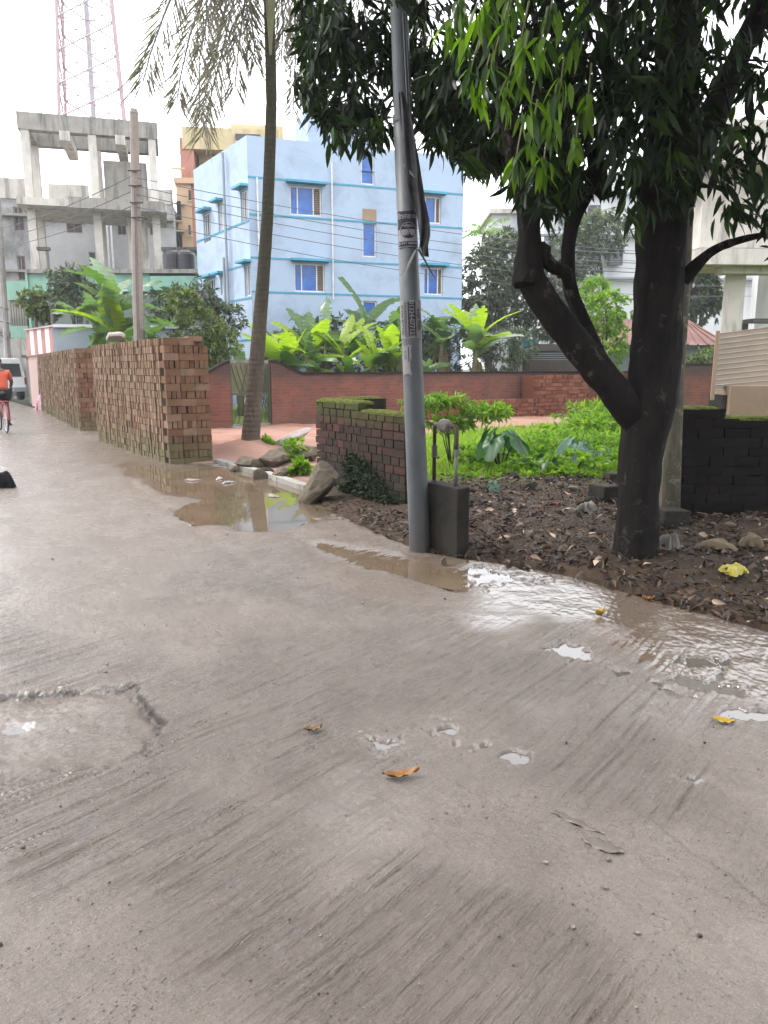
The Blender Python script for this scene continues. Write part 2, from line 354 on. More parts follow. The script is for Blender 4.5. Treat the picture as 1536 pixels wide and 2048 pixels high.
def pole_mat():
    t = NT('pole_metal'); c = t.ramp(t.noise(5, 6, .7, stretch=(1, 1, .35)), [(.3, (.045, .051, .055)), (.7, (.095, .103, .108))])
    c = t.mix(t.ramp(t.noise(14, 6, .75), [(.66, 0.), (.70, .8)]), c, (.27, .26, .26))
    c = t.mix(t.math('MULTIPLY', t.ramp(t.noise(3.1, 4, .7), [(.62, 0.), (.7, 1.)]), .6), c, (.13, .07, .06))
    sp = t.n.new('ShaderNodeSeparateXYZ'); t.link(t.tc.outputs['Object'], sp.inputs[0])
    mr = t.n.new('ShaderNodeMapRange'); mr.inputs['From Min'].default_value = .55; mr.inputs['From Max'].default_value = .0
    t.link(t.math('ADD', sp.outputs['Z'], t.math('MULTIPLY', t.noise(6, 4), .3)), mr.inputs['Value']); c = t.mix(mr.outputs[0], c, (.045, .035, .03))
    t.col(c); t.rough(.5); t.b.inputs['Metallic'].default_value = .15; t.bump(t.noise(50, 5), .2, .004); return t.m
M['pole_metal'] = pole_mat()
M['paper'] = mk('paper', (.40, .38, .38), (.30, .29, .29), 18, .8, .3, .003)
M['ink'] = mk('ink', (.022, .018, .035), None, 10, .7, 0)
M['print_light'] = mk('print_light', (.52, .50, .55), None, 10, .7, 0)
M['banner'] = mk('banner', (.05, .048, .052), (.025, .024, .028), 9, .6, .3, .01, (.14, .13, .14), 5, .5)
M['strap_white'] = mk('strap_white', (.5, .5, .48), None, 10, .6, 0)
M['rust_pipe'] = mk('rust_pipe', (.13, .085, .06), (.07, .045, .035), 14, .7, .3, .004)
M['gal_pipe'] = mk('gal_pipe', (.20, .21, .21), (.13, .13, .13), 14, .5, .2, .004)
M['meter'] = mk('meter', (.34, .31, .28), (.22, .20, .18), 14, .7, .3, .004)
M['block'] = mk('block', (.065, .052, .042), (.022, .022, .018), 4, .9, .5, .012, (.010, .016, .010), 2.2, .9)
M['stone'] = mk('stone', (.27, .22, .16), (.11, .09, .065), 7, .9, .8, .02, (.10, .11, .05), 4, .5)
M['stone_dark'] = mk('stone_dark', (.07, .06, .05), (.03, .026, .022), 9, .9, .6, .02)
M['stone_white'] = mk('stone_white', (.55, .48, .45), (.40, .32, .30), 8, .9, .5, .02)
M['stone_red'] = mk('stone_red', (.30, .09, .06), (.20, .06, .04), 8, .9, .5, .02)
M['yellow_bag'] = mk('yellow_bag', (.62, .55, .02), (.50, .42, .01), 12, .4, .3, .01)
M['cloth_tan'] = mk('cloth_tan', (.26, .19, .10), (.15, .11, .06), 8, .85, .5, .01)
M['cloth_grey'] = mk('cloth_grey', (.30, .28, .25), (.15, .14, .12), 8, .85, .5, .01)
M['leaf_orange'] = mk('leaf_orange', (.46, .19, .015), (.20, .08, .01), 22, .5, .2, .004)
M['leaf_yellow'] = mk('leaf_yellow', (.60, .40, .02), (.36, .20, .01), 26, .5, .2, .004)
M['leaf_brown'] = mk('leaf_brown', (.30, .19, .09), (.14, .08, .03), 26, .7, .2, .004)
M['leaf_wet'] = mk('leaf_wet', (.21, .175, .15), (.13, .11, .095), 16, .5, .2, .004)
M['van_white'] = mk('van_white', (1.4, 1.42, 1.43), None, 1, .3, 0)
M['tail_red'] = mk('tail_red', (.4, .02, .02), None, 1, .3, 0)
M['rubber'] = mk('rubber', (.02, .02, .02), None, 5, .8, .1)
M['shirt'] = mk('shirt', (.80, .13, .055), None, 3, .85, .1)
M['shorts'] = mk('shorts', (.008, .009, .014), None, 3, .9, .1)
M['skin'] = mk('skin', (.16, .075, .045), None, 5, .6, .05)
M['hair'] = mk('hair', (.012, .010, .009), None, 9, .7, .4)
M['bike_red'] = mk('bike_red', (.50, .09, .09), None, 3, .4, 0)
M['pink_plastic'] = mk('pink_plastic', (.66, .20, .24), (.60, .42, .48), 3, .5, .1)
M['cable'] = mk('cable', (.16, .17, .19), None, 3, .6, 0)
M['gate_green'] = mk('gate_green', (.06, .13, .06), (.09, .07, .03), 4, .7, .1)
M['gate_panel'] = mk('gate_panel', (.26, .26, .13), (.16, .17, .09), 3, .8, .1)

def road_mat():
    t = NT('road_concrete'); wet, mud = t.attr('wet'), t.attr('mud')
    c = t.ramp(t.noise(1.7, 7, .62), [(.3, (.118, .092, .075)), (.7, (.168, .137, .116))])
    c = t.mix(t.math('MULTIPLY', t.ramp(t.noise(9, 8, .75), [(.35, 1.), (.6, 0.)]), .42), c, (.088, .070, .057))
    gr = t.noise(1, 7, .7, stretch=(7, 78, 1, R(-50)), dist=.12); gr2 = t.noise(1, 5, .7, stretch=(14, 120, 1, R(-46)), dist=.2)
    c = t.mix(t.math('MULTIPLY', t.ramp(gr, [(.38, 1.), (.55, 0.)]), t.math('MULTIPLY', t.attr('groove'), .34)), c, (.065, .051, .043))
    pv = t.n.new('ShaderNodeTexVoronoi'); pv.inputs['Scale'].default_value = 62; pv.inputs['Randomness'].default_value = 1
    mp = t.n.new('ShaderNodeMapping'); mp.inputs['Scale'].default_value = (.8, 1.0, 1); t.link(t.tc.outputs['Object'], mp.inputs[0]); t.link(mp.outputs[0], pv.inputs['Vector'])
    msk = t.ramp(t.noise(2.3, 5, .7), [(.47, 0.), (.60, 1.)])
    pit = t.math('MULTIPLY', t.ramp(pv.outputs['Distance'], [(.10, 1.), (.26, 0.)]), msk)
    c = t.mix(t.math('MULTIPLY', pit, .6), c, (.032, .030, .035))
    c = t.mix(t.ramp(t.noise(.9, 5, .7), [(.55, 0.), (.8, .6)]), c, (.152, .118, .092))
    c = t.mix(t.math('MULTIPLY', t.ramp(t.noise(5.5, 6, .7, dist=.4), [(.60, 0.), (.68, 1.)]), .35), c, (.145, .14, .15))
    c = t.mix(t.math('MULTIPLY', mud, .85), c, (.118, .083, .057))
    c = t.mix(t.math('MULTIPLY', wet, .40), c, (.055, .047, .041))
    c = t.mix(t.attr('dark'), c, (.035, .028, .023))
    gn = t.noise(170, 3, .8); c = t.mix(t.math('MULTIPLY', t.ramp(gn, [(.36, 1.), (.46, 0.)]), .45), c, (.06, .052, .047)); c = t.mix(t.math('MULTIPLY', t.ramp(gn, [(.56, 0.), (.66, 1.)]), .30), c, (.30, .27, .24))
    t.col(c); t.link(t.math('ADD', .5, t.math('MULTIPLY', wet, .5)), t.b.inputs['Specular IOR Level'])
    n2 = t.noise(3.5, 6, .7)
    r = t.math('SUBTRACT', t.math('ADD', .33, t.math('MULTIPLY', t.math('SUBTRACT', n2, .5), .5)), t.math('MULTIPLY', wet, .32))
    t.rough(t.math('MAXIMUM', r, .05)); t.b.inputs['Specular IOR Level'].default_value = .5
    h = t.math('ADD', t.math('ADD', t.math('MULTIPLY', t.math('MULTIPLY', gr, t.attr('groove')), 2.2), t.math('MULTIPLY', gr2, .6)), t.math('ADD', t.math('MULTIPLY', t.noise(60, 6, .75), .6), t.math('MULTIPLY', t.noise(14, 6, .7), .9)))
    h = t.math('SUBTRACT', h, t.math('MULTIPLY', pit, .5))
    b = t.bump(h, .8, .022)
    t.link(t.math('SUBTRACT', .9, t.math('MULTIPLY', wet, .82)), b.inputs['Strength']); return t.m
M['road'] = road_mat()
def water_mat():
    t = NT('muddy_water'); c = t.ramp(t.noise(2.2, 5, .6), [(.35, (.088, .064, .042)), (.65, (.118, .088, .060))]); t.col(c)
    t.rough(.03); t.b.inputs['IOR'].default_value = 1.45; t.b.inputs['Specular IOR Level'].default_value = .8
    t.bump(t.noise(5, 3, .5), .02, .01); return t.m
M['water'] = water_mat()
def clear_water():
    t = NT('rain_water'); t.col((.07, .062, .055)); t.rough(.03); t.b.inputs['IOR'].default_value = 1.45; t.b.inputs['Specular IOR Level'].default_value = .8
    t.bump(t.noise(7, 3, .5), .03, .01); return t.m
M['rain'] = clear_water()
def ground_mat():
    t = NT('soil'); lane, gr = t.attr('lane'), t.attr('grass')
    c = t.ramp(t.noise(6, 7, .7), [(.3, (.020, .013, .008)), (.7, (.060, .039, .025))])
    cl = t.ramp(t.noise(1.2, 6, .7), [(.3, (.23, .12, .088)), (.7, (.29, .178, .142))]); cl = t.mix(t.ramp(t.noise(.5, 4), [(.52, 0.), (.62, .7)]), cl, (.21, .08, .05))
    c = t.mix(lane, c, cl); c = t.mix(gr, c, t.ramp(t.noise(3, 6, .7), [(.3, (.05, .085, .010)), (.7, (.11, .16, .015))]))
    t.b.inputs['Specular IOR Level'].default_value = .2; t.col(c); t.rough(.9); t.bump(t.noise(25, 7, .75), .6, .03); return t.m
M['soil'] = ground_mat()
M['ground_far'] = mk('ground_far', (.16, .15, .10), (.10, .12, .05), .3, .95, .1)

# ------------------------------------------------------------------ ground and road
me = bpy.data.meshes.new('ground'); me.from_pydata([(-900, -900, -.32), (900, -900, -.32), (900, 900, -.32), (-900, 900, -.32)], [], [[0, 1, 2, 3]])
tag(link('ground', me, M['ground_far']), kind='structure')
EDGE = [(9, -2), (5.2, .8), (3.6, 2.4), (2.75, 3.6), (2.29, 4.25), (2.08, 4.57), (1.76, 4.94), (1.38, 5.48), (.95, 5.82), (.62, 6.02), (.36, 6.22), (.12, 6.62), (-.12, 7.1), (-.42, 7.75), (-.72, 8.35), (-.92, 9.2),
        (-1.10, 9.75), (-1.87, 11.19), (-2.73, 12.4), (-3.2, 12.2), (-6.16, 16.9), (-7.3, 19.8), (-12.71, 28.12), (-20, 39.5), (-30, 55)]
ROADP = EDGE + [(-60, 55), (-60, -8), (9, -8)]
PUD = [gp(*p) for p in ((262, 928), (335, 938), (432, 930), (480, 942), (560, 966), (612, 990), (632, 1025), (605, 1058), (540, 1066), (470, 1058), (410, 1046), (356, 1022), (385, 1000), (330, 978), (270, 952))]
PUD2 = [gp(*p) for p in ((640, 1085), (700, 1092), (800, 1112), (900, 1132), (936, 1150), (925, 1180), (850, 1165), (740, 1135), (650, 1108))]
PUD3 = [gp(*p) for p in ((1225, 1190), (1300, 1198), (1420, 1238), (1400, 1262), (1330, 1272), (1300, 1320), (1215, 1300), (1180, 1240))]
PATCH = [gp(*p) for p in ((-400, 1440), (0, 1392), (150, 1378), (272, 1366), (286, 1385), (292, 1410), (322, 1446), (300, 1500), (200, 1535), (0, 1562), (-300, 1600))]
POOLS = [(1385, 1358, 50, 16, -.3), (1370, 1385, 26, 12, .2), (1480, 1427, 42, 10, 0), (1405, 1322, 40, 10, 0), (900, 1456, 26, 13, .5), (1018, 1510, 30, 11, -.2), (765, 1483, 34, 14, .1), (960, 1490, 44, 10, .2), (985, 1150, 60, 16, 0),
         (35, 1441, 22, 7, 0), (138, 1446, 16, 6, 0), (1150, 1299, 40, 12, 0), (1245, 1345, 26, 7, 0), (650, 990, 22, 8, 0), (1390, 1554, 28, 6, 0), (1190, 1322, 30, 7, .1), (1450, 1375, 36, 9, 0)]
POOLW = []
for (px, py, wx, wy, rot) in POOLS:
    c = gp(px, py); ex = (gp(px+wx, py) - c).length; ey = (gp(px, py-wy) - c).length
    POOLW.append((c.x, c.y, ex, ey, rot))

rr = [.5]
while rr[-1] < 1.2: rr.append(rr[-1]*1.012)
while rr[-1] < 8: rr.append(rr[-1]*1.0028)
while rr[-1] < 62: rr.append(rr[-1]*1.013)
rr = np.array(rr); th = np.concatenate([np.linspace(R(-75), R(-34.3), 130), np.linspace(R(-34), R(34), 700), np.linspace(R(34.3), R(75), 130)])
TH, RR = np.meshgrid(th, rr); X = RR*np.sin(TH); Y = RR*np.cos(TH)
sd_ = sdf(X, Y, ROADP) + .03*fbm(X*4, Y*4, 4)
z = .016*fbm(X*.8, Y*.8, 3) + .0045*fbm(X*9, Y*9, 4)
gx = X*cos(R(50)) + Y*sin(R(50)); gy = -X*sin(R(50)) + Y*cos(R(50)); gy = gy + .05*fbm(X*1.5, Y*1.5, 2) + .16*np.sin(gx*.55)
gm = np.clip(.15*sstep(5, 2, Y) + sstep(-.18, .22, fbm(X*1.1+3, Y*1.1, 3)) + 1.0*np.exp(-(((X-.95)/.75)**2 + ((Y-3.45)/.8)**2)), 0, 1.25)*sstep(9, 5, RR)
g1 = np.abs(vnoise(gy*26, gx*1.1))*2; g2 = np.abs(vnoise(gy*55+5, gx*2.2))*2
z += gm*(1-.55*np.exp(-(((X-1.6)/1.2)**2+((Y-4.9)/.7)**2)))*(.021*(np.minimum(g1, .45)-.35) + .010*(np.minimum(g2, .45)-.3)) + .0035*vnoise(X*55, Y*55)*(RR < 6)
z += -.010*np.exp(-(np.abs(sdf(X, Y, [gp(*p) for p in ((300, 930), (480, 1015), (620, 1085), (790, 1135), (900, 1176), (790, 1137), (620, 1088), (480, 1018))]))/.035)**2)*(RR > 4)
z += -.010*np.exp(-((sdf(X, Y, [gp(*p) for p in ((255, 960), (400, 1060), (600, 1190), (602, 1192), (400, 1063))]))/.09)**2)
mud = sstep(.35, -.2, sdf(X, Y, [gp(*p) for p in ((150, 880), (360, 890), (640, 1000), (700, 1060), (960, 1120), (930, 1190), (760, 1180), (600, 1090), (380, 1060), (250, 960))]) + .5*fbm(X*1.3, Y*1.3, 4))*.8
d = sdf(X, Y, PUD) + .35*fbm(X*1.6, Y*2.6, 4); pud = sstep(.16, -.30, d); z -= .030*pud - .010*vnoise(X*3, Y*9)*np.exp(-(d/.3)**2) - .008*sstep(.5, .1, d)*(d > .1)
d2 = sdf(X, Y, PUD2) + .10*fbm(X*3, Y*3, 4); z -= .013*sstep(.10, -.12, d2)
d3 = sdf(X, Y, PUD3) + .12*fbm(X*3, Y*3, 4); z -= .007*sstep(.25, -.25, d3)
mud = np.maximum(mud, np.maximum(sstep(.25, -.05, d2), sstep(.2, -.05, d3)*.9))
POOLQ = []
for (cx, cy, ex, ey, ro) in POOLW:
    dx = (X-cx)*cos(ro)+(Y-cy)*sin(ro); dy = -(X-cx)*sin(ro)+(Y-cy)*cos(ro)
    inp = cx < -1.1 and cy < 3.5; q = np.sqrt((dx/ex)**2 + (dy/ey)**2) + 1.6*fbm(X*11, Y*11, 4) + 1.1*vnoise(gy*26, gx*2) + .5*fbm(X*40, Y*40, 2); z -= (.03 if inp else .024)*sstep(1.3, .5, q); POOLQ.append(q)
dp = sdf(X, Y, PATCH); dpn = dp + .05*fbm(X*7, Y*7, 4); patch = sstep(.02, -.012, dpn)
z = z*(1-.7*patch*(RR < 6)) - .034*patch*sstep(-.95, -.1, -np.maximum(0, (2.95 - Y))*3.0) + .012*patch*fbm(X*12, Y*12, 4)
rim = np.exp(-(dpn/.035)**2)*(RR < 5); z += rim*.016*fbm(X*30, Y*30, 3)
wet = .18 + 1.15*sstep(.6, -.4, sdf(X, Y, [gp(*p) for p in ((930, 1120), (1290, 1200), (1700, 1290), (1700, 1440), (1400, 1390), (1200, 1280), (960, 1190))]) + .5*fbm(X*1.6, Y*1.6, 4))
wet = np.maximum(wet, .7*sstep(.25, -.2, sdf(X, Y, PATCH) + .22*fbm(X*3, Y*3, 3)) * (RR < 6)*.55)
wet = np.maximum(wet, sstep(.3, 0, d)*.9); wet = np.maximum(wet, sstep(.2, 0, d2)*.8)
for q in POOLQ: wet = np.maximum(wet, .55*sstep(2.6, 1.2, q))
wet = np.clip(wet + .28*sstep(.12, .55, fbm(X*1.2+9, Y*1.2, 4)) + .10*sstep(6, 12, RR), 0, 1)
rag = dpn + .022*fbm(X*26, Y*26, 4)
near = (RR < 6)*sstep(2.62, 2.95, Y)
dark = near*(1.7*np.exp(-((rag-.002)/.009)**2) + .7*np.exp(-((rag+.035+.03*fbm(X*5, Y*5, 2))/.012)**2)*(fbm(X*9, Y*9, 2) > -.05)*sstep(-1.5, -1.2, X))
dark += .8*near*patch*(np.abs(fbm(X*7+5, Y*16, 3)) < .018)*sstep(0, .25, fbm(X*3, Y*3, 2))
jt = np.abs((Y-8.85) + .10*(X+2.8) + .05*fbm(X*2, Y*2, 2)); dark += .35*np.exp(-(jt/.02)**2)*(X < -1.6)
ck = np.abs((X-1.02) - .34*(2.95-Y)*0 + .5*(Y-2.2) - .03*fbm(X*5, Y*5, 3)); dark += .45*np.exp(-(ck/.004)**2)*(Y < 2.45)*(Y > 1.95)
dark = np.clip(dark, 0, 1); z = z - .006*dark*(RR < 6)
mud = np.clip(mud + .30*near*np.exp(-((rag+.04)/.05)**2) + .25*patch*sstep(.1, .4, fbm(X*6, Y*6, 3)), 0, 1)
z = np.where(sd_ > 0, z - .30*sstep(0, .10, sd_), z)
RZG = z.copy()
def rz_at(x, y):
    i = int(np.argmin(np.abs(rr - math.hypot(x, y)))); j = int(np.argmin(np.abs(th - math.atan2(x, y)))); return float(RZG[max(0, i-3):i+4, max(0, j-6):j+7].max())
nr, nc = X.shape; idx = np.arange(nr*nc).reshape(nr, nc)
F = np.stack([idx[:-1, :-1], idx[:-1, 1:], idx[1:, 1:], idx[1:, :-1]], -1).reshape(-1, 4)[:, ::-1]
keep = (sd_.ravel()[F] < .14).any(1); F = F[keep]
me = np_mesh('road', np.stack([X, Y, z], -1).reshape(-1, 3), F, smooth=True, attrs={'wet': wet.ravel(), 'mud': mud.ravel(), 'dark': dark.ravel(), 'groove': np.clip(gm, .12, 1).ravel()})
tag(link('road', me, M['road']), kind='structure')
# the road goes on to both sides and behind the viewer
mb = MB(); mb.poly([(-60, -8, -.055), (9, -8, -.055), (5.2, .6, -.055), (1.0, .3, -.055), (0, .6, -.055), (-8, 2.4, -.055), (-60, 20, -.055)]); mb.build('road', M['road']); tag(bpy.data.objects['road.001'], kind='structure')

def disc(name, pts, zz, mat, grow=1.0):
    c = sum((Vector((p[0], p[1], 0)) for p in pts), Vector())/len(pts)
    m = MB(); m.poly([(c.x+(p[0]-c.x)*grow, c.y+(p[1]-c.y)*grow, zz) for p in pts]); o = m.build(name, mat); return tag(o, kind='structure')
disc('puddle', PUD, -.010, M['water'], 1.14); disc('puddle', PUD2, -.0085, M['water'], 1.06); disc('puddle', PUD3, -.0065, M['water'], 1.04)
for ip, (cx, cy, ex, ey, ro) in enumerate(POOLW):
    zz = (-.0125 if not (cx < -1.1 and cy < 3.5) else -.044) - ip*.0003
    disc('puddle', [(cx+1.35*(ex*cos(a)*cos(ro)-ey*sin(a)*sin(ro)), cy+1.35*(ex*cos(a)*sin(ro)+ey*sin(a)*cos(ro)), 0) for a in np.linspace(0, 2*pi, 20)[:-1]], zz, M['rain'])

disc('puddle', [gp(*p) for p in ((960, 1135), (1150, 1170), (1290, 1215), (1420, 1262), (1600, 1300), (1640, 1480), (1420, 1450), (1250, 1380), (1080, 1330), (960, 1230))], -.0093, M['rain'])
n = 1500; q = np.stack([rng.uniform(-3, 4, n*3), rng.uniform(1.2, 8.5, n*3)], 1); q = q[(sdf(q[:, 0], q[:, 1], ROADP) < -.03) & (np.abs(q[:, 0]) < .62*q[:, 1]+.2)][:n]; n = len(q)
sz = rng.uniform(.0015, .0055, n)*(1+(rng.random(n) < .04)*1.6); oc = np.array([[1, 0, 0], [-.8, .2, 0], [.1, 1, 0], [0, -.9, .1], [.1, .1, .8], [0, 0, -.8]])
ang = rng.uniform(0, 6.3, n); ca, sa = np.cos(ang), np.sin(ang); V_ = oc[None]*sz[:, None, None]; V_ = np.stack([V_[..., 0]*ca[:, None]-V_[..., 1]*sa[:, None], V_[..., 0]*sa[:, None]+V_[..., 1]*ca[:, None], V_[..., 2]], -1)
V_ = V_ + np.column_stack([q, .016*fbm(q[:, 0]*.8, q[:, 1]*.8, 3)+.003])[:, None, :]; f_ = np.array([[0, 2, 4], [2, 1, 4], [1, 3, 4], [3, 0, 4], [2, 0, 5], [1, 2, 5], [3, 1, 5], [0, 3, 5]])
GR = NT('grit'); GR.col(GR.ramp(GR.attr('tone'), [(0, (.02, .018, .018)), (.6, (.08, .065, .055)), (1, (.26, .23, .2))])); GR.rough(.8)
tag(link('road_grit', np_mesh('road_grit', V_.reshape(-1, 3), (np.arange(n)[:, None, None]*6+f_[None]).reshape(-1, 3), tone=np.repeat(rng.random(n), 8)), GR.m), kind='stuff')

# verge: litter soil, field, brick-red lane
gxs = np.arange(-9, 22, .1); gys = np.arange(1.5, 48, .1)
X, Y = np.meshgrid(gxs, gys); sr = sdf(X, Y, ROADP)
P0 = (-4.27, 19.01); wd = (.844, .5365)
n_ = (X-P0[0])*wd[1] - (Y-P0[1])*wd[0]             # distance in front of the red wall (towards the viewer)
lane = sstep(5.4, 3.6, n_ + .8*fbm(X*.5, Y*.5, 3)) * sstep(-8, -6, -Y*0 + n_*0 + 0)
lane = np.maximum(lane, sstep(1.2, .0, sdf(X, Y, [(-3.4, 12.6), (-1.9, 11.2), (-.8, 10.6), (-.3, 12), (0, 17), (-5, 17)]) + .5*fbm(X*1.2, Y*1.2, 3))*.85)
lane = lane*sstep(-.6, .3, n_)
gras = sstep(9.2, 10.2, Y + .7*fbm(X*.8, Y*.8, 3) + .25*np.maximum(0, 1-X))*sstep(-.2, .8, X)*(1-lane*.9)
gras = np.maximum(gras, sstep(0, -1, n_)*.8); gras = np.maximum(gras, sstep(7, 9, X)*sstep(11, 13, Y))
z = .02 + .045*sstep(0, .8, sr) + .05*fbm(X*1.2, Y*1.2, 4)*sstep(.1, .8, sr) + .02*fbm(X*6, Y*6, 3)*sstep(0, .4, sr)
z += .10*np.exp(-(((X-2.4)/1.6)**2 + ((Y-9.2)/.8)**2)) + .10*np.exp(-(((X-1.93)/.5)**2 + ((Y-5.55)/.4)**2)) + .16*np.exp(-(((X-3.9)/1.6)**2+((Y-6.6)/.6)**2))
z += .22*np.exp(-(((X+3.9)/.5)**2 + ((Y-14.7)/.5)**2)) + .55*np.exp(-(((X-7.0)/.8)**2 + ((Y-20.5)/.7)**2)) + .25*np.exp(-(((X+2.49)/.55)**2 + ((Y-13.95)/.45)**2))
lane = np.maximum(lane, np.exp(-(((X-7.0)/.9)**2 + ((Y-20.5)/.9)**2)))
z = np.where(lane > .5, z*.9, z); z = np.where(sr < .05, z - .28*sstep(.05, -.12, sr), z)
nr, nc = X.shape; idx = np.arange(nr*nc).reshape(nr, nc)
F = np.stack([idx[:-1, :-1], idx[:-1, 1:], idx[1:, 1:], idx[1:, :-1]], -1).reshape(-1, 4)
F = F[(sr.ravel()[F] > -.2).any(1)]
VZ = z.copy(); VXg, VYg = gxs, gys
tag(link('soil', np_mesh('soil', np.stack([X, Y, z], -1).reshape(-1, 3), F, smooth=True, attrs={'lane': lane.ravel(), 'grass': gras.ravel()}), M['soil']), kind='structure')
def gz(x, y):
    i = int(np.clip(round((x+9)/.1), 0, len(gxs)-1)); j = int(np.clip(round((y-1.5)/.1), 0, len(gys)-1)); return float(VZ[j, i])
def gza(x, y):
    i = np.clip(np.rint((x+9)/.1).astype(int), 0, len(gxs)-1); j = np.clip(np.rint((y-1.5)/.1).astype(int), 0, len(gys)-1); return VZ[j, i]
# drain kerb
m = MB(); kp = [gp(*p) for p in ((432, 925), (520, 945), (570, 962), (612, 985))]
kerb = [Vector((-2.78, 12.42, 0)), Vector((-1.9, 11.15, 0)), Vector((-1.42, 10.35, 0)), Vector((-.98, 9.55, 0))]
for a, b in zip(kerb, kerb[1:]):
    dd = (b-a); L = dd.length; k = max(1, int(L/.5))
    for i in range(k):
        c = a + dd*((i+.5)/k); m.quadbox((c.x, c.y, .0+random.uniform(-.008, .008)), (L/k/2-.006, .07, .06), Matrix.Rotation(math.atan2(dd.y, dd.x)+random.uniform(-.03, .03), 3, 'Z'))
tag(m.build('kerb', M['concrete']), kind='structure')

# ------------------------------------------------------------------ leaves toolkit
def unit(v): return v/np.maximum(np.linalg.norm(v, axis=-1, keepdims=True), 1e-9)
T_HI = dict(t=[0, .22, .5, .78, 1], w=[.04, .42, .5, .3, .02]); T_LO = dict(t=[0, .45, 1], w=[.08, .5, .03])
def leaf_mesh(name, pos, dirs, L, W, tone, up=None, hi=True, fold=.18, bend=.25):
    """many leaves as one mesh: pos (n,3), dirs (n,3), length, width, tone (n)"""
    T = T_HI if hi else T_LO; n = len(pos); d = unit(np.asarray(dirs, float))
    up = np.tile([0, 0, 1.], (n, 1)) + .7*rng.normal(size=(n, 3)) if up is None else up
    s = unit(np.cross(d, up)); u = unit(np.cross(s, d)); L = np.broadcast_to(L, (n,)); W = np.broadcast_to(W, (n,)); bd = bend*rng.uniform(.3, 1.5, n)
    V = []
    for t, wv in zip(T['t'], T['w']):
        c = pos + d*(L*t)[:, None] - u*(bd*L*t*t)[:, None]
        V += [c + s*(W*wv)[:, None] + u*(fold*W*wv*1.5)[:, None], c, c - s*(W*wv)[:, None] + u*(fold*W*wv*1.5)[:, None]]
    k = len(T['t'])*3; V = np.stack(V, 1).reshape(-1, 3)
    f = []
    for i in range(len(T['t'])-1):
        a = i*3; f += [[a, a+1, a+4, a+3], [a+1, a+2, a+5, a+4]]
    f = np.array(f); F = (np.arange(n)[:, None, None]*k + f[None]).reshape(-1, 4)
    return np_mesh(name, V, F, tone=np.repeat(tone, len(f)), smooth=False)
def clusters(cent, n_leaf, L, W, axis=None, grav=.5, spread=1.1, tone=None, jit=.3, tj=.25):
    """rosettes of leaves -> arrays for leaf_mesh"""
    n = len(cent); ax = unit(axis if axis is not None else rng.normal(size=(n, 3)))
    pos, dr, LL, WW, TT = [], [], [], [], []
    tone = rng.uniform(.1, .8, n) if tone is None else tone
    for k in range(n_leaf):
        r = unit(np.cross(ax, rng.normal(size=(n, 3)))); a = rng.uniform(.25, spread, n)[:, None]
        d = unit(ax*np.cos(a) + r*np.sin(a) + np.array([0, 0, -grav])*rng.uniform(.3, 1.4, (n, 1)))
        pos.append(cent + ax*(rng.uniform(-.6, .2, (n, 1))*L*.6)); dr.append(d); sc = rng.uniform(1-jit, 1+jit, n); LL.append(L*sc); WW.append(W*sc)
        TT.append(np.clip(tone + rng.uniform(-tj, tj, n), 0, 1))
    return np.concatenate(pos), np.concatenate(dr), np.concatenate(LL), np.concatenate(WW), np.concatenate(TT)
def blob_points(blobs, n, shell=.5):
    w_ = np.array([b[3]*b[4]*b[5] for b in blobs])**(2/3); w_ /= w_.sum(); out = []; ax = []
    for b, k in zip(blobs, rng.multinomial(n, w_)):
        d = unit(rng.normal(size=(k, 3))); r = rng.uniform(shell, 1, (k, 1))**.6
        bump_ = 1 + .28*np.sin(d[:, :1]*5+b[0]) * np.cos(d[:, 1:2]*4+b[1]) + .18*np.sin(d[:, 2:]*9+b[2])
        out.append(np.array(b[:3]) + d*r*bump_*np.array(b[3:6])); ax.append(d)
    return np.concatenate(out), np.concatenate(ax)
def crown(parent, blobs, n, nl, L, W, mat, hi=False, grav=.4, shell=.45, cut=None, name='crown'):
    c, a = blob_points(blobs, n, shell)
    if cut is not None: k = cut(c); c, a = c[k], a[k]
    me = leaf_mesh(name, *[x for x in (lambda p, d, l, w2, t: (p, d, l, w2, t))(*clusters(c, nl, L, W, a + rng.normal(size=a.shape)*.5, grav))], hi=hi)
    return tag(link(name, me, mat, parent), kind='stuff')
def wtree(name, label, base, blobs, n, nl, L, W, mat, cat='tree', group=None, trunk_r=.12, bark=None, grav=.4, limbs=5):
    t = empty(name, base, 0, label, cat, group); bx, by, bz = base
    lb = [(b[0]-bx, b[1]-by, b[2]-bz, b[3], b[4], b[5]) for b in blobs]
    c0 = Vector(lb[0][:3]); m = MB()
    m.tube([(0, 0, -.2), (0.03, 0, c0.z*.3), (c0.x*.4, c0.y*.4, c0.z*.6), c0], [trunk_r, trunk_r*.85, trunk_r*.65, trunk_r*.25], 8, wob=.1)
    m.build('trunk', bark or M['bark_grey'], t, smooth=True)
    for b in (lb*3)[:limbs]:
        e = Vector(b[:3]) + Vector((random.uniform(-.6, .6)*b[3], random.uniform(-.6, .6)*b[4], random.uniform(-.1, .7)*b[5]))
        s = Vector((c0.x*.3, c0.y*.3, c0.z*random.uniform(.35, .7))); MB().tube([s, s.lerp(e, .5)+Vector((0, 0, .1*b[5])), e], [trunk_r*.45, trunk_r*.3, trunk_r*.08], 5).build('branch', bark or M['bark_grey'], t, smooth=True)
    crown(t, lb, n, nl, L, W, mat, grav=grav); return t

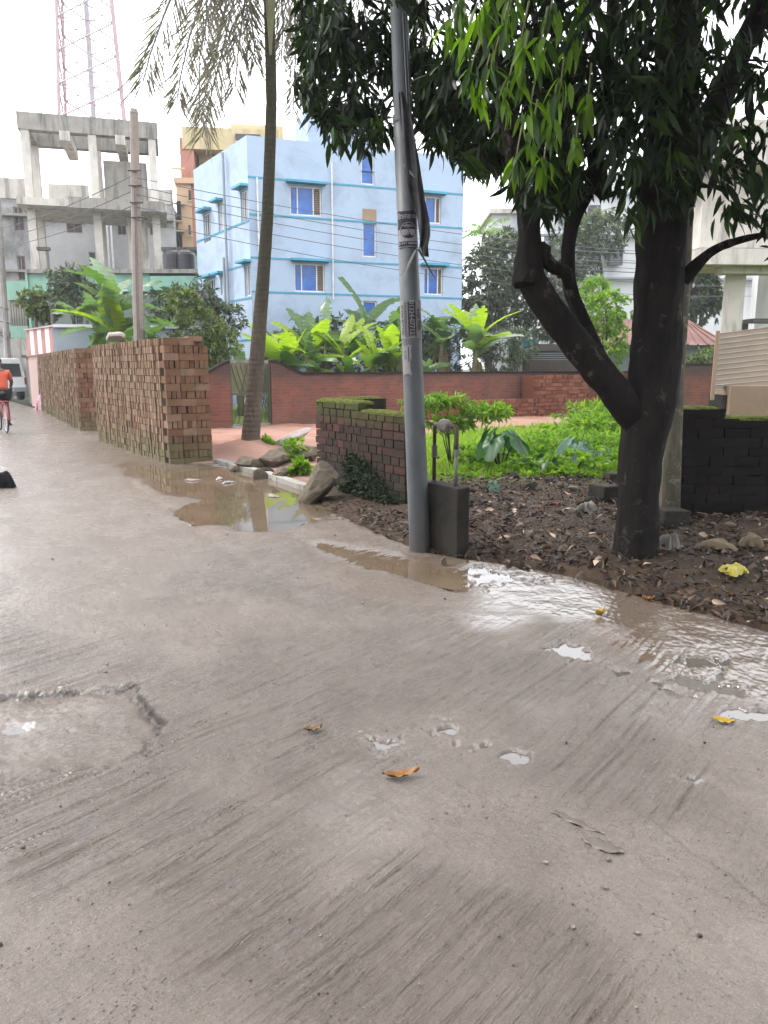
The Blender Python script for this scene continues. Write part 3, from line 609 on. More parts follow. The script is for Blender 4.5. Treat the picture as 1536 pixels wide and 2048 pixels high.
# ------------------------------------------------------------------ buildings
def facade(mb, P, d, L, z0, z1, holes, depth=.22, mi=0):
    """vertical wall from P along unit d, holes = (s0,s1,za,zb); reveals go inwards"""
    d = Vector(d).normalized(); nrm = Vector((d.y, -d.x, 0)); inn = -nrm*depth; P = Vector(P)
    xs = sorted({0, L, *[h[0] for h in holes], *[h[1] for h in holes]}); zs = sorted({z0, z1, *[h[2] for h in holes], *[h[3] for h in holes]})
    pt = lambda s_, z_: P + d*s_ + Vector((0, 0, z_))
    for a, b in zip(xs, xs[1:]):
        for c, e in zip(zs, zs[1:]):
            mx_, mz = (a+b)/2, (c+e)/2
            if any(h[0] < mx_ < h[1] and h[2] < mz < h[3] for h in holes): continue
            mb.poly([pt(a, c), pt(b, c), pt(b, e), pt(a, e)], mi=mi)
    for h in holes:
        q = [pt(h[0], h[2]), pt(h[1], h[2]), pt(h[1], h[3]), pt(h[0], h[3])]
        for i in range(4): mb.poly([q[(i+1) % 4], q[i], q[i]+inn, q[(i+1) % 4]+inn], mi=mi)
def bar_local(name, P, d, s0, s1, z0, z1, out, thick, mat, parent):
    """box on a facade: from s0..s1, z0..z1, its outer face `out` proud of the wall"""
    d = Vector(d).normalized(); nrm = Vector((d.y, -d.x, 0)); c = Vector(P) + d*((s0+s1)/2) + nrm*(out - thick/2) + Vector((0, 0, (z0+z1)/2))
    m = MB(); m.quadbox((0, 0, 0), ((s1-s0)/2, thick/2, (z1-z0)/2), None, .5)
    o = m.build(name, mat, parent, loc=c, rot=(0, 0, math.atan2(d.y, d.x))); return o
def window(parent, P, d, s0, s1, z0, z1, glass, frame=None, grille=None, mull=(.5,), lintel=None):
    frame = frame or M['white_metal']; f = .05
    w_ = bar_local('window', P, d, s0+.002, s1-.002, z0+.002, z0+f, -.06, .06, frame, parent)
    sub = w_
    def sb(nm, a, b, c, e, out, th, mt):
        o = bar_local(nm, P, d, a, b, c, e, out, th, mt, None); o.parent = sub; o.matrix_parent_inverse = Matrix.LocRotScale(sub.location, sub.rotation_euler, None).inverted(); return o
    sb('frame', s0+.002, s0+f, z0+f, z1-.002, -.06, .06, frame); sb('frame', s1-f, s1-.002, z0+f, z1-.002, -.06, .06, frame); sb('frame', s0+f, s1-f, z1-f, z1-.002, -.06, .06, frame)
    g1 = s1-f
    if grille: g1 = s0 + (s1-s0)*grille
    sb('pane', s0+f, g1, z0+f, z1-f, -.10, .012, glass)
    for q in mull: 
        x = s0+(g1-s0)*q; sb('mullion', x-.02, x+.02, z0+f, z1-f, -.055, .04, frame)
    if grille:
        sb('frame', g1-.02, g1+.02, z0+f, z1-f, -.05, .05, frame); sb('pane', g1+.02, s1-f, z0+f, z1-f, -.17, .012, M['grille'])
        n = 12
        mb_ = MB()
        for i in range(n): mb_.box(-(s1-f-g1)/2+.02, (s1-f-g1)/2, -.012, .012, (i+.5)*(z1-z0-2*f)/n-.02, (i+.5)*(z1-z0-2*f)/n+.012)
        dd = Vector(d).normalized(); nn = Vector((dd.y, -dd.x, 0)); c = Vector(P)+dd*((g1+s1-f)/2)+nn*(-.13)+Vector((0, 0, z0+f))
        o = mb_.build('grille', M['beige_sheet'], None, loc=c, rot=(0, 0, math.atan2(dd.y, dd.x))); o.parent = sub; o.matrix_parent_inverse = Matrix.LocRotScale(sub.location, sub.rotation_euler, None).inverted()
    if lintel: bar_local('sunshade', P, d, s0-.14, s1+.14, z1+.06, z1+.14, .30, .30, lintel, parent)

# --- blue three-storey house
B = empty('blue_house', (0, 0, 0), 0, 'pale blue three-storey house with turquoise bands and deep blue windows behind banana plants', 'house')
C = Vector((-4.7, 27.6, 0)); UR = Vector((.9425, .334, 0)); LR = 8.2; VL = Vector((-.5402, .8415, 0)); LL_ = 5.5
ZT = 9.35
RH = [(1.46, 2.62, 6.87, 7.86), (1.56, 2.70, 4.25, 5.24), (4.11, 4.62, 8.09, 9.2), (4.15, 4.69, 5.57, 6.79), (6.45, 7.28, 6.9, 7.86), (6.6, 7.4, 4.3, 5.3), (1.5, 2.7, 1.6, 2.7), (4.15, 4.7, 2.7, 4.0), (6.5, 7.4, 1.6, 2.7)]
LH = [(.12, .72, 6.55, 7.65), (2.5, 2.95, 6.6, 7.6), (3.8, 4.6, 6.42, 7.5), (.05, .6, 4.06, 5.14), (2.6, 3.0, 4.3, 5.0), (3.6, 4.5, 3.9, 5.0)]
m = MB(); facade(m, C, UR, LR, 0, ZT, RH); PL = C + VL*LL_; facade(m, PL, -VL, LL_, 0, ZT, [(LL_-b, LL_-a, c, e) for a, b, c, e in LH])
CR = C + UR*LR; CB = CR + VL*6.5; CL = PL + UR*6.5
m.poly([CR, CB, CB+Vector((0, 0, ZT)), CR+Vector((0, 0, ZT))]); m.poly([CB, CL, CL+Vector((0, 0, ZT)), CB+Vector((0, 0, ZT))]); m.poly([CL, PL, PL+Vector((0, 0, ZT)), CL+Vector((0, 0, ZT))])
m.poly([p+Vector((0, 0, 8.55)) for p in (C, CR, CB, CL, PL)])
m.build('wall', M['blue_wall'], B)
for i, h in enumerate(RH):
    narrow = h[1]-h[0] < .7
    window(B, C, UR, *h, M['blue_glass'], grille=None if narrow else .74, mull=() if narrow else (.33,), lintel=None if narrow else M['blue_trim'])
for h in LH:
    window(B, PL, -VL, LL_-h[1], LL_-h[0], h[2], h[3], M['dark_glass'], mull=(.35, .7), lintel=M['blue_trim'])
for zb in (8.02, 6.8, 5.36, 4.2, 2.75):
    segs = [(0, LR)]
    for h in RH:
        if h[2] < zb < h[3]: segs = [x for s_ in segs for x in ((s_[0], min(s_[1], h[0])), (max(s_[0], h[1]), s_[1])) if x[1]-x[0] > .02]
    for a, b in segs: bar_local('band', C, UR, a, b, zb-.03, zb+.03, .02, .03, M['blue_trim'], B)
    if zb < 8: bar_local('band', PL, -VL, 0, LL_, zb-.03-.2, zb+.03-.2, .02, .03, M['blue_trim'], B)
bar_local('grey_panel', C, UR, 4.15, 4.69, 6.85, 7.25, .01, .02, M['beige_plaster'], B)
for s_, a, b in ((2.98, 4.0, 8.7), (.3, 2.8, 8.0)):
    MB().tube([C+UR*s_+Vector((.03, -.08, a)), C+UR*s_+Vector((.03, -.08, b))], .03, 6).build('downpipe', M['white_metal'], B)
for k in (1.9, 2.2): MB().tube([C+VL*k+Vector((-.12, -.06, 0)), C+VL*k+Vector((-.12, -.06, 9.2 if k < 2 else 5.6))], .05, 6).build('downpipe', M['pale_blue'], B)
m = MB(); c = C+UR*4.4+VL*2.5; m.quadbox((c.x, c.y, ZT+.55), (1.3, 1.0, 1.1), Matrix.Rotation(math.atan2(UR.y, UR.x), 3, 'Z')); m.build('stair_room', M['blue_wall'], B)

# --- yellow and coral block behind it
Y0 = empty('yellow_house', (0, 0, 0), 0, 'yellow and coral apartment block rising behind the blue house', 'house')
def bx(parent, name, pts_px, Yf, depth, mat, z0=None, rot=.25):
    """box whose front spans the given pixel corners at distance Yf"""
    (x0, y0), (x1, y1) = pts_px; a = at(x0, y0, Yf); b = at(x1, y1, Yf); zb = b.z if z0 is None else z0
    m = MB(); c = ((a.x+b.x)/2, Yf+depth/2, (a.z+zb)/2); m.quadbox((0, 0, 0), (abs(b.x-a.x)/2, depth/2, abs(a.z-zb)/2), None, .5)
    return m.build(name, mat, parent, loc=c, rot=(0, 0, rot))
bx(Y0, 'coral_wall', [(350, 275), (392, 600)], 45, 4, M['coral_wall'], 0, .12); bx(Y0, 'wall', [(388, 300), (545, 600)], 46.5, 5, M['yellow_wall'], 0, .12)
bx(Y0, 'parapet', [(352, 256), (545, 300)], 45.2, 6, M['yellow_wall'], None, .12); bx(Y0, 'stair_room', [(455, 250), (560, 290)], 47, 3, M['yellow_wall'], None, .12)
bx(Y0, 'side_wall', [(345, 362), (385, 600)], 44.4, 3, M['orange_wall'], 0, .12); bx(Y0, 'side_parapet', [(340, 355), (388, 366)], 44.2, 3.4, M['orange_wall'], None, .12)
bx(Y0, 'coral_wall', [(410, 318), (440, 390)], 45.8, 1, M['coral_wall'], None, .12); bx(Y0, 'pillar', [(385, 330), (392, 600)], 44.6, .3, M['coral_wall'], 0, .12)
for q in ((352, 402, 362, 440), (355, 465, 364, 500), (410, 400, 430, 440), (376, 380, 381, 400), (376, 450, 381, 470), (352, 520, 362, 540), (470, 268, 520, 282)):
    w_ = bx(Y0, 'window', [(q[0], q[1]), (q[2], q[3])], 44.0 if q[0] < 400 else 45.1, .25, M['dark_glass'], None, .12)
    w_ = bx(Y0, 'window_sill', [(q[0]-1.5, q[3]+.3), (q[2]+1.5, q[3]+2.5)], 43.9 if q[0] < 400 else 45.0, .3, M['yellow_wall'], None, .12)
for yy in (330, 400, 455, 510): bx(Y0, 'floor_band', [(343, yy+5), (368, yy+8)], 44.15, .2, M['yellow_wall'], None, .12)

# --- stained grey building
GB = empty('grey_building', (0, 0, 0), 0, 'stained grey two-storey building with dark windows behind the concrete frame', 'building')
Pg = at(-60, 700, 41); Pg.z = 0; dg = Vector((1, .18, 0)).normalized(); Lg = 10.9
holes = []
def onf(P, d, px, py):
    r = ray(px, py); det = -r[0]*d.y + d.x*r[1]; t = (-P.x*d.y + d.x*P.y)/det
    s_ = (r[0]*t-P.x)*d.x + (r[1]*t-P.y)*d.y; return s_, CAM_H + r[2]*t
for q in ((30, 414, 46, 462), (66, 420, 84, 462), (134, 422, 162, 466), (236, 424, 250, 470), (38, 512, 50, 560), (74, 508, 90, 540), (180, 505, 205, 545), (300, 440, 312, 470)):
    a = onf(Pg, dg, q[0], q[3]); b = onf(Pg, dg, q[2], q[1]); holes.append((a[0], b[0], a[1], b[1]))
m = MB(); facade(m, Pg, dg, Lg, 0, 10.2, holes); Qg = Pg+dg*Lg; nb = Vector((-dg.y, dg.x, 0))*8
m.poly([Qg, Qg+nb, Qg+nb+Vector((0, 0, 10.2)), Qg+Vector((0, 0, 10.2))]); m.poly([Pg+nb, Pg, Pg+Vector((0, 0, 10.2)), Pg+nb+Vector((0, 0, 10.2))]); m.poly([p+Vector((0, 0, 10.2)) for p in (Pg, Qg, Qg+nb, Pg+nb)])
m.build('wall', M['plaster_grey'], GB)
for h in holes: window(GB, Pg, dg, *h, M['brown_shutter'], frame=M['concrete'], mull=(.5,))
for a, b, zt in ((.0, 3.7, 11.2), (4.6, 6.6, 11.0), (7.2, 9.0, 10.9), (9.4, 10.9, 10.95)): bar_local('parapet', Pg, dg, a, b, 10.2, zt, .05, .2, M['concrete_pale'], GB)
for zb in (9.3, 6.5, 3.4): bar_local('ledge', Pg, dg, 0, Lg, zb, zb+.12, .4, .4, M['concrete'], GB)
for q in (209, 216, 224):
    s_, z_ = onf(Pg, dg, q, 420); p_ = Pg+dg*s_+Vector((.05, -.5, 0)); MB().tube([p_+Vector((0, 0, 5)), p_+Vector((0, 0, 9.2))], .05, 6).build('downpipe', M['white_metal'], GB)

# --- bare concrete frame with a lattice mast on top
FT = empty('concrete_frame_tower', (0, 0, 0), 0, 'tall bare concrete frame of columns and beams carrying the lattice mast', 'tower')
fo = at(34, 220, 35); fo.z = 0; fd = Vector((.962, .272, 0)).normalized(); fn = Vector((-fd.y, fd.x, 0)); FW, FDp = 5.75, 2.9
frz = math.atan2(fd.y, fd.x)
def fbox(name, s0, s1, d0, d1, z0, z1, mat=None):
    c = fo + fd*((s0+s1)/2) + fn*((d0+d1)/2); m = MB(); m.quadbox((0, 0, 0), ((s1-s0)/2, (d1-d0)/2, (z1-z0)/2), None, .5)
    return m.build(name, mat or M['concrete_pale'], FT, loc=(c.x, c.y, (z0+z1)/2), rot=(0, 0, frz))
for s_ in (0, 2.75, 5.3):
    for d_ in (0, 2.5): fbox('column', s_+.04, s_+.38, d_+.02, d_+.36, 0, 11.7)
fbox('beam', -.05, FW+.03, -.03, .45, 11.705, 12.4, M['concrete']); fbox('beam', -.05, FW+.03, 2.47, 2.95, 11.705, 12.35, M['concrete'])
fbox('beam', -.045, .4, .455, 2.465, 11.71, 12.36, M['concrete']); fbox('beam', 5.32, 5.75, .455, 2.465, 11.71, 12.36, M['concrete'])
for s_ in (1.65, 3.95): fbox('cross_beam', s_, s_+.42, -.25, 3.1, 11.3, 11.69, M['concrete_pale'])
fbox('slab', -.2, 6.0, -.9, 3.3, 8.45, 8.75, M['concrete_pale']); fbox('slab_edge', 1.9, 5.9, -1.0, -.905, 8.4, 8.85, M['concrete'])
fbox('tank_room', 3.3, 5.2, 1.0, 3.0, 8.755, 10.9, M['concrete']); fbox('pier', 4.2, 5.1, .8, 1.4, 4.0, 8.44, M['concrete_pale'])
fbox('slab', -.2, 6.0, -.9, 3.3, 4.3, 4.55, M['concrete'])
TW = empty('lattice_mast', (0, 0, 0), 0, 'red and white steel lattice telecom mast above the concrete frame', 'mast')
tc0 = fo + fd*3.0 + fn*1.4; H0, H1 = 12.37, 30
def tcor(i, z_):
    w_ = 1.35*(1-(z_-H0)/(H1-H0)*.62); sx, sy = ((-1, -1), (1, -1), (1, 1), (-1, 1))[i]; return tc0 + fd*(sx*w_) + fn*(sy*w_*.9) + Vector((0, 0, z_))
nseg = 13; zs = [H0+(H1-H0)*i/nseg for i in range(nseg+1)]
for i in range(4): MB().tube([tcor(i, H0), tcor(i, H1)], .075, 6).build('leg', M['tower_red'], TW)
for k in range(nseg):
    mt = M['tower_red'] if k % 2 == 0 else M['tower_white']
    for i in range(4):
        j = (i+1) % 4; MB().tube([tcor(i, zs[k]), tcor(j, zs[k+1])], .034, 4).build('brace', mt, TW); MB().tube([tcor(j, zs[k]), tcor(i, zs[k+1])], .028, 4).build('brace', mt, TW)
        MB().tube([tcor(i, zs[k+1]), tcor(j, zs[k+1])], .026, 4).build('brace', mt, TW)
MB().tube([tc0+Vector((0, 0, H0)), tc0+Vector((0, 0, H1))], .12, 6).build('feeder_duct', M['tower_white'], TW)

# --- mint building and things at its foot
MG = empty('mint_building', (0, 0, 0), 0, 'low mint green building with dark verandas below the grey building', 'building')
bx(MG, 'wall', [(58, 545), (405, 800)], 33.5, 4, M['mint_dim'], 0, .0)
bx(MG, 'parapet', [(55, 545), (300, 583)], 33.2, .25, M['mint'], None, 0); bx(MG, 'parapet', [(299, 552), (405, 580)], 33.0, .25, M['mint'], None, 0)
bx(MG, 'ledge', [(50, 538), (410, 546)], 33.0, 1.0, M['concrete'], None, 0)
bx(MG, 'parapet', [(12, 562), (54, 600)], 34.5, .3, M['mint'], None, 0); bx(MG, 'veranda_shade', [(16, 598), (58, 660)], 35.4, 2, M['dark_opening'], None, 0); bx(MG, 'parapet', [(20, 652), (58, 676)], 34.5, .3, M['mint'], None, 0)  # solid dark box fills the veranda, its inner shade put into the colour
bx(MG, 'wall', [(22, 676), (62, 780)], 39.5, 2, M['concrete_pale'], 0, 0); bx(MG, 'pier', [(54, 545), (62, 690)], 33.1, .3, M['mint'], 0, 0)
for i in range(7): bx(MG, 'grille_bar', [(20+i*5, 600), (21+i*5, 652)], 34.7, .05, M['concrete'], None, 0)
bx(MG, 'roof_shed', [(328, 500), (390, 548)], 34.5, 2, M['mint'], None, 0); bx(MG, 'roof_sheet', [(322, 494), (394, 501)], 34.2, 2.6, M['tin_dark'], None, 0)
bx(MG, 'window', [(75, 590), (100, 625)], 33.4, .15, M['dark_opening'], None, 0)
def tank(loc, r, h, label, group):
    t = empty('water_tank', loc, 0, label, 'water tank', group); pr = [(0, 0), (r, 0), (r, h*.72), (r*.9, h*.82), (r*.35, h*.93), (r*.33, h), (0, h)]
    m = MB(); m.tube([(0, 0, p[1]) for p in pr[1:-1]], [p[0] for p in pr[1:-1]], 18); m.build('tank_body', M['black_plastic'], t)
    for i in (.2, .4, .6): MB().tube([(0, 0, h*i-.02), (0, 0, h*i+.02)], r*1.03, 18).build('ring', M['black_plastic'], t)
    return t
tank(at(348, 548, 33.9)+Vector((0, 0, .02)), .42, 1.05, 'black water tank left of the pair on the mint roof', 'rooftop water tanks'); tank(at(372, 548, 33.9)+Vector((0, 0, .02)), .42, 1.05, 'black water tank right of the pair on the mint roof', 'rooftop water tanks')
a = at(413, 640, 26.5)
t = empty('tank_stand', (a.x, a.y, 0), 0, 'small masonry stand under the black tank beside the blue house', 'stand'); MB().box(-.6, .6, -.5, .5, 0, a.z-.02).build('stand_body', M['concrete'], t)
tank((a.x, a.y, a.z), .46, .95, 'black water tank low beside the blue house corner', None)
PW = empty('striped_wall', (0, 0, 0), 0, 'pink and white striped gate wall at the far end of the road', 'wall')
pa, pb = at(62, 780, 31), at(118, 700, 27.5); pa.z = pb.z = 0; pdr = (pb-pa).normalized(); LP = (pb-pa).length
m = MB(); n_s = 8
for i in range(n_s): bar_local('stripe', pa, pdr, LP*i/n_s, LP*(i+1)/n_s-.001, 2.05, 3.0, 0, .2, M['pink_stripe'] if i % 2 == 0 else M['white_wall'], PW)
bar_local('wall', pa, pdr, 0, LP, 0, 2.0, 0, .2, M['pink_wall'], PW); bar_local('coping', pa, pdr, -.05, LP+.05, 2.0, 2.05, .06, .3, M['pink_stripe'], PW); bar_local('coping', pa, pdr, -.05, LP+.05, 3.0, 3.06, .06, .3, M['pink_wall'], PW)
PB = empty('pale_blue_wall', (0, 0, 0), 0, 'pale blue plastered wall behind the banana plant and far brick stack', 'wall')
bx(PB, 'wall', [(112, 655), (400, 800)], 24.6, .3, M['pale_blue'], 0, .25); bx(PB, 'coping', [(112, 650), (400, 656)], 24.5, .5, M['white_wall'], None, .25)
GP = empty('grey_gate_post', (0, 0, 0), 0, 'dark weathered gate post with a flat cap beside the white van', 'gate post')
bx(GP, 'post', [(52, 715), (66, 790)], 33, .5, M['concrete'], 0, 0); bx(GP, 'cap', [(42, 710), (70, 716)], 32.9, .8, M['tin_dark'], None, 0)

# --- right side: unfinished concrete house, white blocks, sheds
UH = empty('unfinished_house', (0, 0, 0), 0, 'unfinished concrete house with a bare column and slab at the right edge', 'house')
bx(UH, 'slab', [(1392, 498), (1900, 530)], 17.5, 1.6, M['concrete_pale'], None, .05); bx(UH, 'beam', [(1440, 531), (1900, 548)], 17.9, .4, M['concrete_pale'], None, .05)
bx(UH, 'column', [(1462, 549), (1486, 700)], 18.2, .5, M['concrete_pale'], 0, -.35); bx(UH, 'wall', [(1402, 330), (1900, 497)], 18.2, 1.6, M['concrete_pale'], None, .05)
bx(UH, 'slab', [(1385, 240), (1900, 330)], 17.6, 1.6, M['concrete_pale'], None, .05); bx(UH, 'inner_wall', [(1512, 549), (1900, 700)], 21, .3, M['white_wall'], 0, .05)
bx(UH, 'ledge', [(1505, 637), (1600, 645)], 18.4, .5, M['tin_dark'], None, .05); bx(UH, 'window', [(1448, 640), (1500, 664)], 22, .1, M['dark_glass'], None, 0)
WH = empty('white_apartment', (0, 0, 0), 0, 'large white apartment block behind the trees on the right', 'building')
bx(WH, 'wall', [(1080, 345), (1560, 700)], 42, 8, M['white_wall'], 0, .06)
for yy in (385, 470, 555): bx(WH, 'floor_band', [(1078, yy), (1562, yy+4)], 41.6, .3, M['tin_wall'], None, .06)
for q in ((1180, 410, 1200, 445), (1300, 410, 1322, 445), (1180, 495, 1200, 530), (1220, 495, 1245, 530), (1380, 575, 1400, 610), (1120, 410, 1140, 445), (1120, 495, 1140, 530)): bx(WH, 'window', [(q[0], q[1]), (q[2], q[3])], 41.4, .3, M['dark_glass'], None, .06)
WB = empty('white_house', (0, 0, 0), 0, 'small white house with a flat roof between the blue house and the mango limbs', 'house')
bx(WB, 'wall', [(985, 425), (1100, 700)], 48, 6, M['white_wall'], 0, 0); bx(WB, 'roof', [(980, 417), (1105, 426)], 47.6, 7, M['concrete_pale'], None, 0); bx(WB, 'window', [(1010, 455), (1028, 485)], 47.8, .2, M['dark_glass'], None, 0)
SH = empty('rust_roofed_shed', (0, 0, 0), 0, 'long shed with a rusty red hipped tin roof behind the mango trunk', 'shed')
r0, r1 = at(1195, 640, 30), at(1365, 636, 30); e0, e1 = at(1150, 690, 27.5), at(1458, 690, 27.5); b0, b1 = Vector((e0.x, 33, e0.z)), Vector((e1.x, 33, e1.z))
m = MB(); m.poly([e0, e1, r1, r0]); m.poly([e1, b1, r1]); m.poly([b1, b0, r0, r1]); m.poly([b0, e0, r0]); m.poly([e0, b0, b1, e1]); m.build('roof', M['rust_roof'], SH)
for i in range(16):
    k = i/15; a = e0.lerp(e1, k); b = r0.lerp(r1, min(1, max(0, (k-.12)/.6))); 
    MB().tube([a+Vector((0, 0, .02)), b+Vector((0, 0, .02))], .035, 4).build('roof_rib', M['rust_roof'], SH)
bx(SH, 'wall', [(1165, 691), (1436, 760)], 28.2, 4, M['tin_wall'], 0, 0); bx(SH, 'door', [(1330, 697), (1352, 745)], 28.1, .1, M['tin_dark'], None, 0)
TS = empty('teal_shed', (0, 0, 0), 0, 'low dark tin shed with a teal top behind the brick stack', 'shed')
bx(TS, 'wall', [(1040, 702), (1160, 760)], 27.2, 2, M['tin_dark'], 0, .1); bx(TS, 'teal_wall', [(1024, 678), (1075, 704)], 27.4, .8, M['teal'], None, .1); bx(TS, 'roof', [(1060, 688), (1165, 702)], 27.0, 2.6, M['tin_dark'], None, .1)
bx(TS, 'post', [(1040, 668), (1044, 745)], 26.8, .12, M['concrete_pale'], 0, 0)
for i in range(9): bx(TS, 'cladding_rib', [(1046, 706+i*4.2), (1158, 707.5+i*4.2)], 26.95, .05, M['tin_wall'] if i < 4 else M['grille'], None, .1)
FW2 = empty('far_brick_wall', (0, 0, 0), 0, 'dark low brick wall behind the lawn below the rusty roof', 'wall')
p_ = at(1250, 770, 27); m = MB(); m.box(0, 6.5, 0, .25, 0, 1.62); m.build('wall', M['brick_wall'], FW2, loc=(p_.x, 25.6, 0)); MB().box(-.05, 6.55, -.03, .28, 1.622, 1.68).build('coping', M['mortar_old'], FW2, loc=(p_.x, 25.6, 0))

RS = empty('ribbed_sheet', (0, 0, 0), 0, 'tilted beige sheet panel with raised horizontal ribs leaning above the dark wall', 'panel')
q0, q1, q2, q3 = at(1427, 781, 11), at(1600, 766, 11.6), at(1602, 646, 11.8), at(1434, 668, 11.2)
nn = (q1-q0).cross(q3-q0).normalized()*.03
m = MB(); m.poly([q0, q1, q2, q3]); m.poly([q3+Vector(nn)*-1, q2-nn, q1-nn, q0-nn]); 
for a, b in ((q0, q1), (q1, q2), (q2, q3), (q3, q0)): m.poly([b, a, a-nn, b-nn])
m.build('sheet', M['beige_sheet'], RS)
for i in range(12):
    k = i/11; MB().tube([q0.lerp(q3, k)+nn*.3+Vector((0, -.012, 0)), q1.lerp(q2, k)+nn*.3+Vector((0, -.012, 0))], .007, 5).build('rib', M['rib'] if i < 11 else M['beige_sheet'], RS)
MB().tube([at(1424, 800, 11), at(1436, 662, 11.1)], .03, 6).build('edge_post', M['beige_plaster'], RS)
PWL = empty('beige_wall', (0, 0, 0), 0, 'rough beige plastered wall stub under the ribbed sheet panel', 'wall')
bx(PWL, 'wall', [(1462, 772), (1700, 860)], 10.9, .5, M['beige_plaster'], 0, 0); bx(PWL, 'broken_end', [(1446, 790), (1464, 860)], 11.0, .4, M['stone_dark'], 0, .2)

# --- unseen house and tree behind the viewer, added to darken the near side
NH = empty('shading_house', (0, 0, 0), 0, 'guessed grey plastered house behind the viewer, added to cut the sky light', 'house')
ph = Vector((-6, -7.5, 0)); m = MB(); facade(m, (12, -7.5, 0), (-1, 0, 0), 24, 0, 8.5, [(2, 3.4, 1, 2.3), (6, 7.4, 1, 2.3), (10, 11, 0, 2.1), (14, 15.4, 1, 2.3), (2, 3.4, 4.4, 5.7), (6, 7.4, 4.4, 5.7), (14, 15.4, 4.4, 5.7)])
m.poly([(12, -7.5, 8.5), (12, -16, 8.5), (-12, -16, 8.5), (-12, -7.5, 8.5)]); m.poly([(12, -16, 0), (12, -7.5, 0), (12, -7.5, 8.5), (12, -16, 8.5)]); m.poly([(-12, -7.5, 0), (-12, -16, 0), (-12, -16, 8.5), (-12, -7.5, 8.5)])
m.build('wall', M['plaster_grey'], NH)
for h in [(2, 3.4, 1, 2.3), (6, 7.4, 1, 2.3), (14, 15.4, 1, 2.3), (2, 3.4, 4.4, 5.7), (6, 7.4, 4.4, 5.7), (14, 15.4, 4.4, 5.7)]: window(NH, (12, -7.5, 0), (-1, 0, 0), *h, M['dark_glass'])
wtree('shading_tree', 'guessed broad mango tree behind the viewer, added to cut the sky light', (1.5, -4.6, 0), [(1.5, -4.2, 5.6, 4.5, 2.6, 2.2), (6, -3.6, 5.4, 3.2, 2.4, 2.0), (-3, -4.6, 5.2, 2.6, 2.2, 1.8)], 1500, 9, .3, .11, M['leaf_mango'], trunk_r=.25)

# ------------------------------------------------------------------ wires and far poles
CP = empty('concrete_pole', (-6.4, 20, 0), 0, 'tall pale concrete electricity pole behind the nearest brick stack', 'pole')
m = MB(); m.tube([(0, 0, -.1), (.05, 0, 3), (.24, 0, 7.7)], [.15, .135, .10], 10); m.build('shaft', M['pole_conc'], CP, smooth=False)
MB().tube([(.24, 0, 7.7), (.245, 0, 7.8)], [.11, .08], 10).build('cap', M['pole_conc'], CP)
for z_ in (6.35, 6.0, 5.6, 5.25): MB().tube([(.05, -.14, z_), (.38, -.14, z_)], .025, 5).build('bracket', M['tin_dark'], CP)
for x_ in (-.02, .02): MB().tube([(x_, -.16, .5), (x_+.2, -.14, 5.9)], .008, 4).build('riser_cable', M['cable'], CP)
def cable(p, q, sag, r, label):
    p, q = Vector(p), Vector(q); pts = [p.lerp(q, i/14) + Vector((0, 0, -sag*4*(i/14)*(1-i/14))) for i in range(15)]
    o = MB().tube(pts, r, 4).build('overhead_cable', M['cable']); return tag(o, label, 'cable', 'overhead cables across the houses')
wl = ['thin overhead cable crossing the blue house', ]
CN_ = ['topmost', 'second from top', 'middle', 'second lowest', 'lowest']
for i, (z0, z1, yy, sg) in enumerate(((7.2, 5.5, 27, .5), (7.0, 5.2, 27, .55), (6.8, 5.0, 27, .6), (6.5, 4.4, 27, .5), (6.2, 4.1, 27, .6))):
    cable((-6.2, 19.9, z0-1), (14, 28, z1), sg, .009, CN_[i] + ' of the five thin cables crossing the blue house')
for i in range(3): cable((-22, 38, 7.2+.3*i), (-6.2, 20, 5.6+.35*i), .5, .014, ['lowest', 'middle', 'highest'][i] + ' thin cable between the left frame edge and the concrete pole')
for i in range(3): cable((6, 36, 7.0-.4*i), (28, 36, 7.2-.45*i), .5, .02, ['top', 'middle', 'bottom'][i] + ' dark overhead cable in front of the white apartment block')
for (px, pt, Y_, r_, nm, lb, mt) in ((108, 500, 29.5, .08, 'street_lamp_pole', 'thin pale grey street pole rising behind the far brick stack', 'gal_pipe'), (10, 395, 39, .17, 'old_pole', 'dark weathered pole at the far left frame edge', 'concrete')):
    a = at(px, 690, Y_); b = at(px-(14 if px > 50 else 14), pt, Y_); t = empty(nm, (a.x, a.y, 0), 0, lb, 'pole')
    MB().tube([(0, 0, 0), (b.x-a.x, 0, b.z)], [r_, r_*.7], 8).build('shaft', M[mt], t)
    if px > 50: MB().box(-.35+b.x-a.x, .1+b.x-a.x, -.1, .1, b.z-.02, b.z+.1).build('lamp_head', M['tin_dark'], t)
    else:
        for k in range(3): MB().tube([(-.4, -.1, 3.2+k*.7), (.5, -.1, 3.0+k*.7)], .03, 5).build('crossarm', M['tin_dark'], t)

# ------------------------------------------------------------------ red boundary wall and lattice gate
WR = math.atan2(.5365, .844)
RW = empty('boundary_wall', (-4.27, 19.01, 0), WR, 'long weathered red brick boundary wall in front of the banana plants', 'wall')
def topz(s_): 
    if s_ < .49: return 1.68 - .37*min(1, max(0, (.49-s_)/.75))**1.3
    if s_ < 2.5: return 1.68 - .32*min(1, max(0, (s_-1.75)/.75))**.9
    return 1.37
for s0, s1 in ((-.75, .46), (1.58, 16)):
    xs = [s0]; 
    while xs[-1] < s1-.08: xs.append(xs[-1] + (.08 if xs[-1] < 3 else .5))
    xs[-1] = s1
    prof = [(s0, -.2), (s1, -.2)] + [(x, topz(x)) for x in reversed(xs)]
    MB().prism(prof, 0, .25).build('wall', M['brick_wall'], RW)
    prof = [(x, topz(x)+.002) for x in xs] + [(x, topz(x)+.06) for x in reversed(xs)]
    MB().prism(prof, -.03, .28).build('coping', M['mortar_old'], RW)
